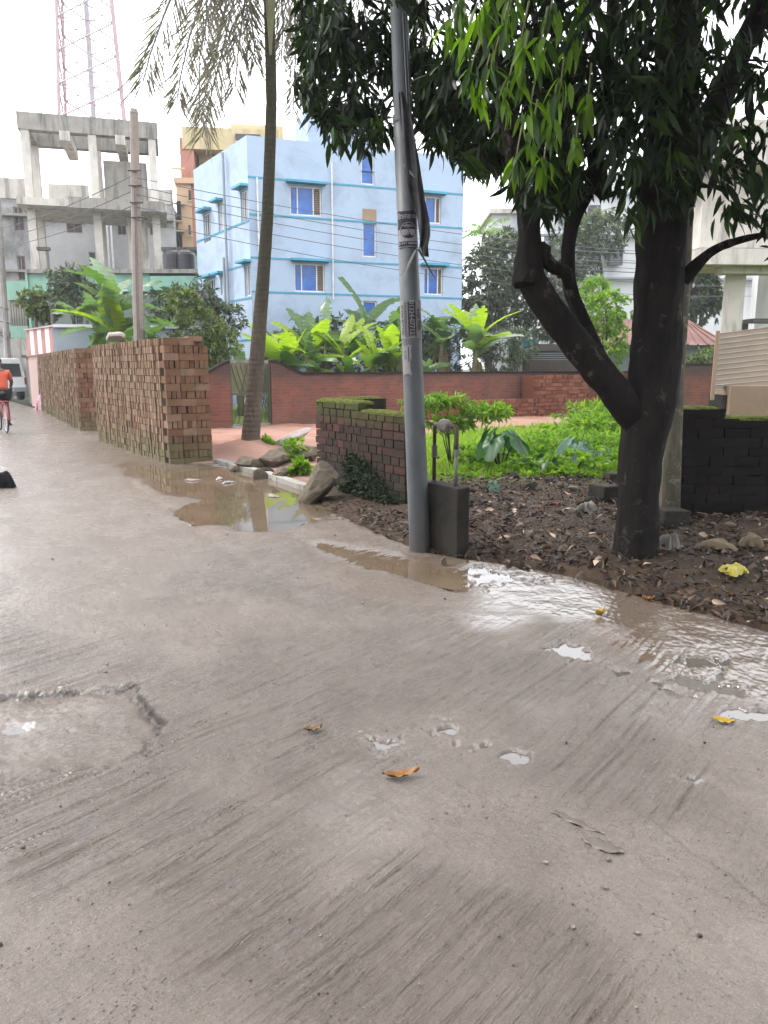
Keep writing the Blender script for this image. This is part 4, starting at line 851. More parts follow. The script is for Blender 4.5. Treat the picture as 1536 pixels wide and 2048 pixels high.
G = empty('lattice_gate', (-4.27, 19.01, 0), WR, 'narrow rusty green lattice gate in the red wall behind the palm trunk', 'gate')
MB().box(.50, 1.54, .10, .14, .9, 1.66).build('panel', M['gate_panel'], G); MB().box(.50, 1.54, .08, .16, 1.66, 1.74).build('top_rail', M['concrete'], G)
MB().box(.47, .51, .06, .18, 0, 1.66).build('post', M['gate_green'], G); MB().box(1.53, 1.57, .06, .18, 0, 1.66).build('post', M['gate_green'], G)
for i in range(9):
    x = .52+i*.125
    MB().tube([(x, .07, .1), (min(1.52, x+.45), .07, 1.62)], .012, 4).build('lattice_bar', M['gate_green'], G); MB().tube([(x, .085, 1.62), (min(1.52, x+.45), .085, .1)], .012, 4).build('lattice_bar', M['gate_green'], G)
MB().box(.5, 1.54, .05, .1, .86, .9).build('middle_rail', M['tin_dark'], G); MB().box(.5, 1.54, .05, .1, .08, .12).build('bottom_rail', M['concrete'], G)
MB().box(.42, 1.62, -.35, .3, -.1, .07).build('threshold', M['concrete'], G)

# ------------------------------------------------------------------ brick stacks
BM = {}
def bmesh_brick(sx, sy, sz, name='brick', n=4):
    key = (round(sx, 3), round(sy, 3), round(sz, 3))
    if key not in BM:
        BM[key] = []
        for i in range(n):
            m = MB(); m.quadbox((0, 0, 0), (sx/2, sy/2, sz/2), None, random.random()); c = min(sx, sy, sz)*.06
            m.v = [(x+random.uniform(-c, c), y+random.uniform(-c, c), zz+random.uniform(-c, c)) for x, y, zz in m.v]; BM[key].append(m.mesh(name))
    return random.choice(BM[key])
def brick(parent, loc, size, mat, rz=0, jit=.006, name='brick'):
    me = bmesh_brick(*size)
    if not me.materials: me.materials.append(mat)
    o = bpy.data.objects.new(name, me); COL.objects.link(o); o.parent = parent
    if me.materials[0] is not mat: o.material_slots[0].link = 'OBJECT'; o.material_slots[0].material = mat
    o.location = (loc[0]+random.uniform(-jit, jit), loc[1]+random.uniform(-jit, jit), loc[2]); o.rotation_euler = (0, 0, rz+random.uniform(-.02, .02)); return o
ROW = .12
def long_stack(origin, length, rows, label, rz=RZ, miss=True, width=.73):
    t = empty('brick_stack', origin, rz, label, 'brick stack', 'brick stacks along the road')
    # end pier: laid in turns across and along, each brick a part
    for k in range(rows):
        zc = k*ROW+.058+.0
        if k % 2 == 0:
            for i in range(3):
                if miss and k == rows-1 and i == 2: continue
                brick(t, (.122+i*.243, .036, zc), (.238, .072, .113), M['brick_raw'], jit=.008)
        else:
            n = 9
            for i in range(n): brick(t, (.042+i*.081, .122, zc), (.070, .238, .113), M['brick_raw'], jit=.01)
    # the road face behind the pier: headers on edge, a real brick each, joined
    m = MB(); y = .25; cols = []
    while y < length: w_ = .072+random.uniform(0, .006); cols.append((y, w_)); y += w_+.002
    for ci, (y, w_) in enumerate(cols):
        col_out = random.gauss(0, .008) + .01*math.sin(ci*.9)
        top = rows - (0 if y < length*.45 else 0) + (1 if random.random() < .03 else 0)
        for k in range(rows):
            if k == rows-1 and random.random() < .06: continue
            ox = random.gauss(0, .006) + col_out - .02*(.5-abs(k/rows-.5)); tn = min(1, max(0, random.gauss(.55, .25)))
            Mx = Matrix.Rotation(random.gauss(0, .03), 3, 'X') @ Matrix.Rotation(random.gauss(0, .025), 3, 'Z')
            m.quadbox((ox+.119, y+w_/2, k*ROW+.058), (.119, w_/2-random.uniform(.002, .008), .056), Mx, tn)
    o = m.build('brick_courses', M['brick_raw_stuff'], t); tag(o, kind='stuff')
    m = MB()
    for k in range(rows-1):
        m.box(.25, width, .03, .24, k*ROW, k*ROW+.117, .2) if False else None
    m.box(.26, width-.01, .25, length, 0, rows*ROW-.02, .3)
    for y in np.arange(.3, length, .24):
        m.quadbox((.6+random.uniform(-.05, .05), y, rows*ROW-.01), (.12, .11, .04), None, random.random())
    tag(m.build('brick_core', M['brick_raw_stuff'], t), kind='stuff')
    m = MB(); m.box(.03, width-.03, .05, .25, 0, (rows-1)*ROW, .0); tag(m.build('brick_fill', M['mortar_old'], t), kind='stuff')
    return t
st1 = long_stack((-3.47, 12.08, -.02), 5.05, 17, 'big stack of weathered bricks at the puddle, nearest of the road stacks')
st2 = long_stack((-7.55, 18.75, -.02), 10.6, 17, 'long brick stack beyond the nearest one, reaching towards the white van', rz=math.atan2(.485, .875))
def rough_stack(origin, length, rows, depth, label, wobble=0):
    t = empty('brick_stack', origin, WR, label, 'brick stack', 'red brick stacks along the lane'); m = MB()
    for k in range(rows):
        y = 0
        hdr = (k % 2 == 0)
        while y < length:
            if random.random() < .12: hdr = not hdr
            w_ = .072 if hdr else .24
            if k < rows-1-(int(2*abs(math.sin(y*.7+wobble))) if wobble else 0):
                m.quadbox((y+w_/2, .12+random.gauss(0, .014), k*ROW+.058), (w_/2-.004, .12, .055), Matrix.Rotation(random.gauss(0, .03), 3, 'Z'), random.random())
            y += w_+.003
    m.box(0, length, .25, depth, 0, (rows-3)*ROW+.08, .4)
    tag(m.build('brick_courses', M['brick_red_stuff'], t), kind='stuff'); return t
fr = Vector((.5365, -.844, 0)); wv = Vector((.844, .5365, 0)); wp = Vector((-4.27, 19.01, 0))
rough_stack(wp+wv*10.25+fr*.9, 5.2, 13, .8, 'tall rough stack of red bricks beside the mango limb', 1.0)
rough_stack(wp+wv*7.9+fr*.85, 2.35, 6, .8, 'low stack of red bricks right beside the tall red stack')
rough_stack(wp+wv*6.2+fr*.55, 1.7, 5, .5, 'low row of red bricks seen just right of the steel pole')

# ------------------------------------------------------------------ mossy wall by the pole
MW = empty('mossy_wall', (.23, 8.17, 0), RZ, 'short old brick wall with bright moss on top, left of the steel pole', 'wall')
CR_ = .095; 
for k in range(12):
    y = 0.0; off = (k % 2)*.5; zc = k*CR_+.045
    L_ = 1.98 if k < 11 else 0
    first = True
    if k == 11: y = .98; L_ = 1.98
    while y < L_-.04:
        w_ = random.choice((.115, .235, .175, .175)) if not first else (.115 if k % 2 else .235)
        w_ = min(w_, L_-y)
        if L_-y-w_ < .06: w_ = L_-y
        brick(MW, (.055, y+w_/2, zc), (.11, round(w_-.012, 2), .083), M['brick_old'], jit=.004)
        y += w_; first = False
    if k < 11: brick(MW, (.185, .06, zc), (.125, .12, .083), M['brick_old'], jit=.003)
    brick(MW, (.16, 1.985+.06, zc), (.30, .12, .086), M['brick_old'], jit=.006) if k < 12 else None
MB().box(.02, .245, .03, 1.97, 0, 10.95*CR_, .3).build('core', M['mortar_old'], MW); MB().box(.02, .245, 1.0, 1.97, 10.96*CR_, 11.93*CR_, .3).build('core', M['mortar_old'], MW)
MB().box(.25, .95, 1.85, 2.08, 0, 12*CR_, .3).build('return_wall', M['mortar_old'], MW)
def moss_slab(x0, x1, y0, y1, zt, name='moss'):
    nx, ny = max(3, int((x1-x0)/.025)), max(3, int((y1-y0)/.025)); xs = np.linspace(x0, x1, nx); ys = np.linspace(y0, y1, ny); X_, Y_ = np.meshgrid(xs, ys)
    e = np.minimum(np.minimum(X_-x0, x1-X_), np.minimum(Y_-y0, y1-Y_)); Z_ = zt + .022*np.clip(e/.04, 0, 1) + .018*fbm(X_*22, Y_*22, 3)*np.clip(e/.03, 0, 1) - .02*(e < .001)
    i_ = np.arange(nx*ny).reshape(ny, nx); F_ = np.stack([i_[:-1, :-1], i_[:-1, 1:], i_[1:, 1:], i_[1:, :-1]], -1).reshape(-1, 4)
    o = link(name, np_mesh(name, np.stack([X_, Y_, Z_], -1).reshape(-1, 3), F_, smooth=True), M['moss_top'], MW); return o
moss_slab(-.005, .25, .99, 2.1, 12*CR_-.005); moss_slab(-.004, .25, 0.01, .98, 11*CR_-.004); moss_slab(.25, .93, 1.86, 2.07, 12*CR_+.003)
# ------------------------------------------------------------------ dark wall behind the mango
DW = empty('dark_wall', (2.8, 7.25, 0), 0, 'brick wall behind the mango trunk, its deep shade put into the near-black colour', 'wall')
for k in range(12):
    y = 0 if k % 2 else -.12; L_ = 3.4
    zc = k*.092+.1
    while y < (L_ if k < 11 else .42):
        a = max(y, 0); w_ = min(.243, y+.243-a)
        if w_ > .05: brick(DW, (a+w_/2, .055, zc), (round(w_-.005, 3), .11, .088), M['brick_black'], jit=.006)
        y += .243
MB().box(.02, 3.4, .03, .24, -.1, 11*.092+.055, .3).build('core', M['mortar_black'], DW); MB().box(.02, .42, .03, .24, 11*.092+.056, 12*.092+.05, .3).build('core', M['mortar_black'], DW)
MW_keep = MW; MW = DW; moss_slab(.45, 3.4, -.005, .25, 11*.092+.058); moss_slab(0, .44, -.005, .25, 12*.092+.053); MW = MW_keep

# ------------------------------------------------------------------ steel pole with posters and torn banner
lean = -math.atan2(.20, 4.29)
PO = empty('steel_pole', (.31, 6.31, 0), 0, 'grey steel utility pole covered in torn posters in the middle of the picture', 'pole'); PO.rotation_euler = (0, lean, 0)
m = MB(); m.tube([(0, 0, -.1), (0, 0, 0), (0, 0, 1.6), (0, 0, 3.45)], [.092, .090, .084, .078], 28); m.build('lower_shaft', M['pole_metal'], PO, smooth=True)
m = MB(); m.tube([(0, 0, 3.4), (0, 0, 3.45), (0, 0, 6.8)], [.070, .070, .052], 24); m.build('upper_shaft', M['pole_metal'], PO, smooth=True)
MB().tube([(0, 0, 3.43), (0, 0, 3.48)], [.083, .080], 28).build('collar', M['pole_metal'], PO)
for x_ in (.05, .03): MB().tube([(x_, -.085, 3.3), (x_+.01, -.10, 2.9), (x_-.005, -.087, 4.2), (x_, -.06, 6.5)], .006, 5).build('cable', M['cable'], PO)
def rad(z_): return .090 - z_*.0035
def wrap(x, zz, e, cx=0): 
    r = rad(zz)+e; p = (x+cx)/rad(zz); return (r*sin(p), -r*cos(p), zz)
def paper(name, x0, x1, z0, z1, e, mat, parent=PO, jag=0, n=14, nz=8):
    m = MB(); b = []
    for j in range(nz+1):
        for i in range(n+1):
            x = x0+(x1-x0)*i/n; zz = z0+(z1-z0)*j/nz + (random.uniform(-jag, jag) if j in (0, nz) else 0); x += random.uniform(-jag, jag) if i in (0, n) else 0
            m.v.append(wrap(x, zz, e))
    for j in range(nz):
        for i in range(n): a = j*(n+1)+i; m.f.append([a, a+1, a+n+2, a+n+1]); m.t.append(.5); m.m.append(0)
    return m.build(name, mat, parent)
def textw(body, x, zc, size, mat, parent, rot=False, e=.005, xs=1.0, bold=.0):
    cu = bpy.data.curves.new('lettering', 'FONT'); cu.body = body; cu.size = size; cu.align_x = 'CENTER'; cu.align_y = 'CENTER'; cu.resolution_u = 2; cu.offset = bold
    o = bpy.data.objects.new('lettering', cu); COL.objects.link(o); bpy.context.view_layer.update()
    me = bpy.data.meshes.new_from_object(o.evaluated_get(bpy.context.evaluated_depsgraph_get())); bpy.data.objects.remove(o); bpy.data.curves.remove(cu)
    bm = bmesh.new(); bm.from_mesh(me); bmesh.ops.triangulate(bm, faces=bm.faces); bm.to_mesh(me); bm.free()
    for v in me.vertices:
        a, b = v.co.x*xs, v.co.y
        if rot: a, b = b, -a       # reads downwards
        p = wrap(x+a, zc+b, e); v.co = p
    me.materials.clear(); me.name = 'lettering'; return link('lettering', me, mat, parent)
zz_ = lambda py: at(815, py, 6.22).z
# dark poster
zt, zb_ = zz_(420), zz_(494); P1 = paper('poster', -.088, .088, zb_, zt, .004, M['ink'], jag=.003)
paper('poster_ground', -.084, .084, zb_+.004, zb_+(zt-zb_)*.50, .0055, M['print_light'], P1)
zc = zb_+(zt-zb_)*.50
def ringm(r0, r1, mat, e, xc=0.004, nm='seal'):
    m = MB(); n = 28
    for k in range(n):
        a, b = 2*pi*k/n, 2*pi*(k+1)/n
        if r0 == 0: pts = [(xc, zc-.01), (xc+r1*cos(a), zc-.01+r1*sin(a)), (xc+r1*cos(b), zc-.01+r1*sin(b))]
        else: pts = [(xc+r0*cos(a), zc-.01+r0*sin(a)), (xc+r1*cos(a), zc-.01+r1*sin(a)), (xc+r1*cos(b), zc-.01+r1*sin(b)), (xc+r0*cos(b), zc-.01+r0*sin(b))]
        m.poly([wrap(x, y, e) for x, y in pts])
    return m.build(nm, mat, P1)
ringm(0, .062, M['ink'], .0070); ringm(.060, .064, M['print_light'], .0085)
textw('\u09bf\u099f\u099a\u09be\u09b0', -.030, zt-.045, .048, M['print_light'], P1, e=.0075, bold=.0006)
for i in range(3): paper('print_line', .030, .078, zt-.055+i*.010, zt-.050+i*.010, .0075, M['print_light'], P1, n=6, nz=1)
textw('\u09aa\u09bf\u09b0\u099a\u09df', .004, zc+.022, .028, M['print_light'], P1, e=.0100, bold=.0005); textw('+', .004, zc-.004, .03, M['print_light'], P1, e=.0100)
textw('\u09bf\u099f\u0989\u09b6\u09a8', .004, zc-.032, .036, M['print_light'], P1, e=.0100, bold=.0008)
paper('number_box', -.076, .080, zb_+.012, zb_+.048, .0095, M['ink'], P1, n=10, nz=1); textw('01997 888888', .002, zb_+.031, .027, M['print_light'], P1, e=.0120, bold=.0005)
# pale poster with turned numbers
zt, zb_ = zz_(600), zz_(676); P2 = paper('poster', -.115, .115, zb_, zt, .004, M['paper'], jag=.004)
zm = (zt+zb_)/2
paper('number_box', -.026, .036, zb_+.012, zt-.008, .0055, M['ink'], P2, n=6, nz=2); textw('01324-077123', .004, zm, .050, M['paper'], P2, rot=True, e=.0085, xs=.98, bold=.0012)
textw('01324 877120', -.078, zm, .030, M['ink'], P2, rot=True, e=.0065, xs=1.35, bold=.0004)
textw('\u09aa\u09be\u09b0\u09cd\u099f \u099f\u09be\u0987\u09ae', .058, zm, .04, M['ink'], P2, rot=True, e=.0065, bold=.0008); textw('\u0986\u09df', .085, zm-.04, .035, M['ink'], P2, rot=True, e=.0065, bold=.001)
for i in range(4): paper('print_line', -.056+i*.006, -.0535+i*.006, zb_+.012, zt-.008, .0060, M['ink'] if i != 1 else M['banner'], P2, n=1, nz=6)
zt, zb_ = zz_(690), zz_(748); P3 = paper('poster', -.095, -.015, zb_, zt, .004, M['paper'], jag=.010); P3['label'] = 'small torn paper remnant'
textw('6133', -.062, (zt+zb_)/2+.04, .035, M['ink'], P3, rot=True, e=.0060); paper('print_line', -.035, -.028, zb_+.10, zt-.012, .0058, M['ink'], P3, n=1, nz=4)
# torn banner hanging from the pole: folded sheet
def sheet(name, left, right, Yc, mat, parent, nz=26, nx=10, amp=.025, ph=0):
    """left/right: pixel polylines of equal length, sheet bulges in depth with folds"""
    n = len(left); m = MB(); inv = Matrix.LocRotScale(PO.location, PO.rotation_euler, None).inverted()
    for j in range(nz+1):
        t = j/nz*(n-1); i = min(int(t), n-2); f = t-i
        l = (left[i][0]*(1-f)+left[i+1][0]*f, left[i][1]*(1-f)+left[i+1][1]*f); r = (right[i][0]*(1-f)+right[i+1][0]*f, right[i][1]*(1-f)+right[i+1][1]*f)
        for k in range(nx+1):
            q = k/nx; p = at(l[0]*(1-q)+r[0]*q, l[1]*(1-q)+r[1]*q, Yc + amp*sin(q*9+ph+t*1.7)*(.4+q) + .010*random.random()); m.v.append(tuple(inv @ p))
    for j in range(nz):
        for k in range(nx): a = j*(nx+1)+k; m.f.append([a, a+1, a+nx+2, a+nx+1]); m.t.append(.5); m.m.append(0)
    return m.build(name, mat, parent, smooth=True)
BA = sheet('torn_banner', [(797, 185), (801, 250), (808, 330), (818, 380), (832, 420), (836, 450), (840, 480), (838, 500), (842, 512)], [(806, 182), (822, 230), (838, 320), (845, 365), (850, 400), (859, 440), (861, 470), (856, 492), (858, 514)], 6.15, M['banner'], PO)
BA['label'] = 'dark torn banner cloth hanging off the pole'
sheet('banner_print', [(804, 330), (816, 345)], [(812, 328), (832, 358)], 6.15, M['print_light'], BA, nz=3, nx=6, amp=.003)
sheet('strap', [(830, 500), (802, 552)], [(836, 500), (806, 556)], 6.17, M['strap_white'], PO, nz=4, nx=2, amp=.004); sheet('strap', [(834, 498), (866, 552)], [(840, 498), (872, 560)], 6.17, M['banner'], PO, nz=4, nx=2, amp=.004)
sheet('strap', [(836, 494), (843, 505)], [(841, 494), (845, 506)], 6.14, M['strap_white'], PO, nz=2, nx=2, amp=.002)

# ------------------------------------------------------------------ gas riser block
GBk = empty('gas_riser', (.60, 6.02, 0), RZ, 'concrete block with two steel pipes and a round regulator right of the steel pole', 'gas regulator')
m = MB(); nx, nz = 8, 9
m.box(0, .13, 0, .50, -.05, .585, .5); o = m.build('block', M['block'], GBk); bv = o.modifiers.new('bevel', 'BEVEL'); bv.width = .012; bv.segments = 2
MB().tube([(.055, .40, .585), (.055, .40, 1.05), (.055, .385, 1.075)], .017, 8).build('pipe', M['rust_pipe'], GBk, smooth=True)
MB().tube([(.055, .10, .585), (.055, .10, .86)], .014, 8).build('pipe', M['gal_pipe'], GBk, smooth=True); MB().tube([(.055, .10, .86), (.055, .10, 1.05), (.055, .12, 1.08)], .019, 8).build('pipe', M['rust_pipe'], GBk, smooth=True)
MB().tube([(.055, .11, 1.078), (.055, .395, 1.078)], .018, 8).build('cross_pipe', M['rust_pipe'], GBk, smooth=True)
MB().tube([(.055, .20, 1.075), (.055, .21, 1.075), (.055, .235, 1.075), (.055, .29, 1.075), (.055, .31, 1.075), (.055, .33, 1.075)], [.03, .045, .055, .055, .042, .03], 14).build('regulator', M['meter'], GBk, smooth=True)
MB().tube([(.055, .40, .80), (.055, .40, .90)], .026, 8).build('union_nut', M['tin_dark'], GBk); MB().tube([(.055, .10, .84), (.055, .10, .89)], .024, 8).build('union_nut', M['gal_pipe'], GBk)
MB().tube([(.055, .39, .80), (.055, .34, .80)], .012, 6).build('valve_stub', M['tin_dark'], GBk)
MB().tube([(.055, .40, .585), (.055, .40, .60)], .03, 8).build('flange', M['tin_dark'], GBk)

# ------------------------------------------------------------------ stones, rubble, rubbish
def rock(name, loc, size, mat, label=None, cat=None, group=None, seed=0, rot=(0, 0, 0), sub=3, rough=.28, kind=None):
    bm = bmesh.new(); bmesh.ops.create_icosphere(bm, subdivisions=sub, radius=.5); r_ = random.Random(seed); pl = [(Vector((r_.gauss(0, 1), r_.gauss(0, 1), r_.gauss(0, 1))).normalized(), r_.uniform(.24, .42)) for _ in range(11)]
    for v in bm.verts:
        for n_v, d_ in pl:
            k = v.co.dot(n_v)
            if k > d_: v.co -= n_v*(k-d_)
        v.co *= 1 + rough*.35*float(vnoise(np.array(v.co.x*9+seed), np.array(v.co.y*9+v.co.z*7)))
        v.co = Vector((v.co.x*size[0], v.co.y*size[1], v.co.z*size[2]))*1.25
    me = bpy.data.meshes.new(name); bm.to_mesh(me); bm.free(); o = link(name, me, mat, None, loc, rot); return tag(o, label, cat, group, kind)
g = gp(655, 1004); rock('boulder', (g.x-.08, g.y+.08, .20), (.34, .34, .60), M['stone'], 'pale rough concrete slab chunk leaning against the mossy wall', 'rock', None, 5, (.25, .55, .5), 4)
rub = [((505, 932), .34, 'stone'), ((545, 930), .42, 'stone'), ((590, 922), .55, 'stone'), ((520, 950), .22, 'stone'), ((560, 952), .26, 'stone'), ((480, 928), .2, 'stone_dark'), ((470, 935), .16, 'stone'), ((535, 943), .18, 'stone_dark'), ((600, 945), .24, 'stone_dark')]
for i, ((px, py), s_, mt) in enumerate(rub):
    g = gp(px, py+6); rock('rubble_stone', (g.x, g.y, max(0, gz(g.x, g.y))+s_*.2), (s_*1.25, s_*1.0, s_*.8), M[mt], ['pale mid-sized stone right at the palm foot', 'large pale stone in the middle of the rubble pile', 'largest pale stone of the pile, nearest the mossy wall', 'small pale stone on the kerb below the palm', 'pale stone on the kerb in front of the big middle stone', 'small dark stone at the palm foot on its right', 'smallest pale stone, left end of the rubble pile', 'small dark stone wedged between the pale ones', 'dark stone between the kerb and the largest stone'][i], 'stone', 'broken stones beside the palm base', 20+i, (0, 0, i*1.3), 2)
g = gp(580, 888, .15); rock('concrete_chunk', (g.x, g.y, gz(g.x, g.y)+.14), (.85, .5, .2), M['stone_white'], 'flat pale broken concrete slab on red soil right of the palm', 'rubble', None, 41, (.1, -.35, .2), 2)
g = gp(576, 900); rock('concrete_chunk', (g.x, g.y, gz(g.x, g.y)+.05), (.14, .1, .1), M['stone_white'], 'small white concrete lump under the flat pale slab', 'rubble', None, 43, (0, 0, .5), 2)
for i, (px, py, s_) in enumerate(((1040, 862, .16), (1068, 862, .16), (1085, 856, .12))):
    g = gp(px, py); tag(MB().quadbox((0, 0, .05), (.12, .055, .035), None, .5).build('loose_brick', M['stone_red'], None, (g.x, g.y, gz(g.x, g.y)), (0, 0, i*.7)), ['left one of the three loose red bricks at the field edge', 'middle one of the three loose red bricks at the field edge', 'right one of the three loose red bricks at the field edge'][i], 'brick', 'loose bricks at the field edge')
for i, (px, py, s_, mt, lb, rz_) in enumerate(((1340, 1062, (.13, .10, .085), 'stone_dark', 'dark broken block standing right of the mango trunk', .2), (1205, 1004, (.11, .13, .10), 'block', 'grey concrete block left of the mango trunk on the litter', .5), (1222, 975, (.07, .09, .06), 'stone_dark', 'small dark block behind the grey block left of the mango', .1))):
    g = gp(px, py, .08); m = MB().quadbox((0, 0, s_[2]), s_, None, .5); o = m.build('broken_block', M[mt], None, (g.x, g.y, gz(g.x, g.y)-.01), (0, .05, rz_)); bv = o.modifiers.new('b', 'BEVEL'); bv.width = .01; tag(o, lb, 'block')
rk = [(1140, 1020, .14, 'stone_white'), (1110, 1010, .12, 'stone_red'), (1080, 1022, .11, 'stone_red'), (995, 1030, .10, 'stone_red'), (1060, 985, .2, 'stone_dark'), (1000, 972, .14, 'stone'), (1025, 962, .20, 'stone_dark'), (1180, 1005, .18, 'stone_dark'), (1100, 975, .16, 'stone_dark'), (980, 985, .14, 'stone_dark'),
      (1045, 1012, .12, 'stone'), (1150, 990, .16, 'stone'), (1015, 1000, .15, 'stone_dark'), (960, 1010, .10, 'stone_dark')]
for i, (px, py, s_, mt) in enumerate(rk):
    g = gp(px, py, .08); rock('rubble_stone', (g.x, g.y, gz(g.x, g.y)+s_*.12), (s_, s_*.85, s_*.6), M[mt], ['pinkish rounded stone left of the twisted cloth', 'red brick lump nearest the pinkish stone', 'middle red brick lump in the litter', 'red brick lump nearest the concrete block', 'largest dark stone at the back of the litter by the grass', 'pale stone at the back edge of the litter below the taro', 'broad dark stone at the foot of the large taro plant', 'dark stone touching the twisted grey cloth', 'dark stone at the grass edge behind the pinkish stone', 'dark stone right behind the gas pipes', 'pale stone lump in the middle of the litter', 'pale stone behind the twisted cloth', 'dark stone in front of the flat-leaved seedling', 'small dark stone just right of the gas block'][i], 'stone', 'stones in the litter' if mt != 'stone_white' else None, 60+i, (0, 0, i), 2)
g = gp(887, 1130); rock('pebble', (g.x, g.y, .03), (.05, .05, .07), M['stone'], 'small tan stone on wet mud in front of the concrete block', 'stone', None, 90)
a = at(272, 664, 15.9); rock('white_sack', (a.x, 14.6, 2.13), (.34, .26, .18), M['stone_white'], 'pale rounded lump lying on top of the nearest brick stack', 'sack', None, 91, sub=3)
def crumple(name, loc, sx, sy, h, mat, label, cat, rz=0, seed=0, n=22, shape=None):
    xs = np.linspace(-1, 1, n); X_, Y_ = np.meshgrid(xs, xs); r_ = np.sqrt(X_**2+Y_**2); ang = np.arctan2(Y_, X_)
    lim = .72+.22*np.sin(ang*3+seed)+.12*np.sin(ang*7+seed*2); ff = np.minimum(1, r_/np.maximum(lim, .2)); k = np.where(r_ > lim, lim/np.maximum(r_, 1e-6), 1)
    Z_ = h*(1-ff**4)*(.62+.55*fbm(X_*1.6+seed*3.1, Y_*1.6+seed, 2) + .22*np.abs(np.sin(X_*5+Y_*3+3*fbm(X_*2+seed, Y_*2, 2)))) + h*.06*fbm(X_*9+seed, Y_*9, 2)*(ff < 1)
    V_ = np.stack([X_*k*sx, Y_*k*sy, Z_+.004], -1).reshape(-1, 3); i_ = np.arange(n*n).reshape(n, n); F_ = np.stack([i_[:-1, :-1], i_[:-1, 1:], i_[1:, 1:], i_[1:, :-1]], -1).reshape(-1, 4)
    o = link(name, np_mesh(name, V_, F_, smooth=True), mat, None, loc, (0, 0, rz)); return tag(o, label, cat)
g = gp(1457, 1168); crumple('plastic_bag', (g.x, g.y-.05, gz(g.x, g.y)+.02), .115, .11, .075, M['yellow_bag'], 'crumpled bright yellow plastic bag on the dark leaf litter', 'bag', .3, 2)
g = gp(1435, 1088, .15); crumple('cloth_rag', (g.x, g.y, gz(g.x, g.y)+.02), .20, .14, .06, M['cloth_tan'], 'wide tan crumpled rag in front of the dark wall', 'rag', -.2, 4)
g = gp(1503, 1078, .18); crumple('cloth_rag', (g.x, g.y, gz(g.x, g.y)+.03), .12, .12, .10, M['cloth_tan'], 'rounded beige folded rag near the right edge by the dark wall', 'rag', .4, 6)
g = gp(1330, 1115, .1); crumple('cloth_rag', (g.x+.02, g.y, gz(g.x, g.y)+.03), .07, .14, .13, M['cloth_grey'], 'dark grey crumpled rag touching the right side of the mango trunk', 'rag', .1, 9)
g = gp(1175, 1018, .1); crumple('cloth_rag', (g.x, g.y, gz(g.x, g.y)+.02), .17, .10, .10, M['cloth_grey'], 'twisted pale grey cloth among rubble left of the mango', 'rag', .5, 12)
def road_leaf(px, py, L, W, mat, label, rz, curl=.25, z0=.012, shape=0):
    g = gp(px, py); ts = np.linspace(0, 1, 12); V_ = []; 
    for t_ in ts:
        wv_ = W*(sin(pi*min(1, t_*1.02))**.7)*(1+.12*sin(t_*25+px)); 
        for k in (-1, -.5, 0, .5, 1): V_.append(((t_-.5)*L, k*wv_/2, curl*L*(t_-.5)**2 + abs(k)*curl*W*.55 + .004*sin(t_*19+k*3)))
    F_ = [[i*5+k, i*5+k+1, i*5+k+6, i*5+k+5] for i in range(11) for k in range(4)]
    me = np_mesh('fallen_leaf', V_, F_, smooth=True); o = link('fallen_leaf', me, mat, None, (g.x, g.y, rz_at(g.x, g.y) + z0*.15), (random.uniform(-.05, .05), 0, rz)); so_ = o.modifiers.new('s', 'SOLIDIFY'); so_.thickness = .0012
    return tag(o, label, 'leaf')
road_leaf(802, 1557, .150, .045, M['leaf_orange'], 'long curled orange-brown leaf on the concrete near the centre', .25, .5)
road_leaf(1446, 1445, .095, .050, M['leaf_yellow'], 'yellow leaf with dark spots on wet concrete at the right', -.5, .3)
road_leaf(1200, 1235, .075, .05, M['leaf_yellow'], 'small curled yellow leaf on the wet corner of the road', .4, 1.2)
road_leaf(1297, 1201, .085, .045, M['leaf_orange'], 'orange leaf at the litter edge below the mango trunk', -.2, .8)
road_leaf(627, 1462, .085, .05, M['leaf_brown'], 'pale brown torn leaf on the concrete left of centre', .5, .5)
road_leaf(1150, 1640, .23, .03, M['leaf_wet'], 'flat grey-brown wet leaf pressed on the concrete', -.75, .03, .004)
road_leaf(1205, 1690, .14, .06, M['leaf_wet'], 'broad wet leaf pressed flat next to the long flat leaf', -.6, .02, .004)
for i, (px, py) in enumerate(((1092, 1727), (1146, 1857), (1210, 1775), (1275, 1865))):
    road_leaf(px, py, .018, .012, M['stone_white'], ['tiny pale petal below the two pressed wet leaves', 'tiny pale petal lowest and furthest left of the petals', 'tiny pale petal just below the broad wet leaf', 'tiny pale petal lowest and furthest right of the petals'][i], i, .3, .006)['group'] = 'tiny pale petals on the road'
g = gp(1033, 1132);
for i, (px, py) in enumerate(((385, 960), (455, 965), (438, 957), (545, 992))):
    g = gp(px, py); o = crumple('floating_scrap', (g.x, g.y, -.008), .13 if i != 2 else .16, .05, .03, M['strap_white'] if i in (1, 2) else M['stone_white'], ['pale scrap at the left of the large brown puddle', 'white scrap in the middle of the large brown puddle', 'larger white scrap just behind the middle of the large puddle', 'pale scrap at the right end of the large brown puddle'][i], 'rubbish', i*.8, i*3, 10); o['group'] = 'scraps floating in the puddle'
g = gp(8, 975); o = crumple('black_bundle', (-5.12, 9.72, .0), .30, .22, .27, M['shorts'], 'black rounded bundle lying on the road at the left frame edge', 'bundle', 0, 1)
g = gp(80, 820); crumple('pink_basket', (g.x+.1, g.y, .01), .28, .28, .62, M['pink_plastic'], 'pink plastic sack at the foot of the far brick stack', 'sack', 0, 5)
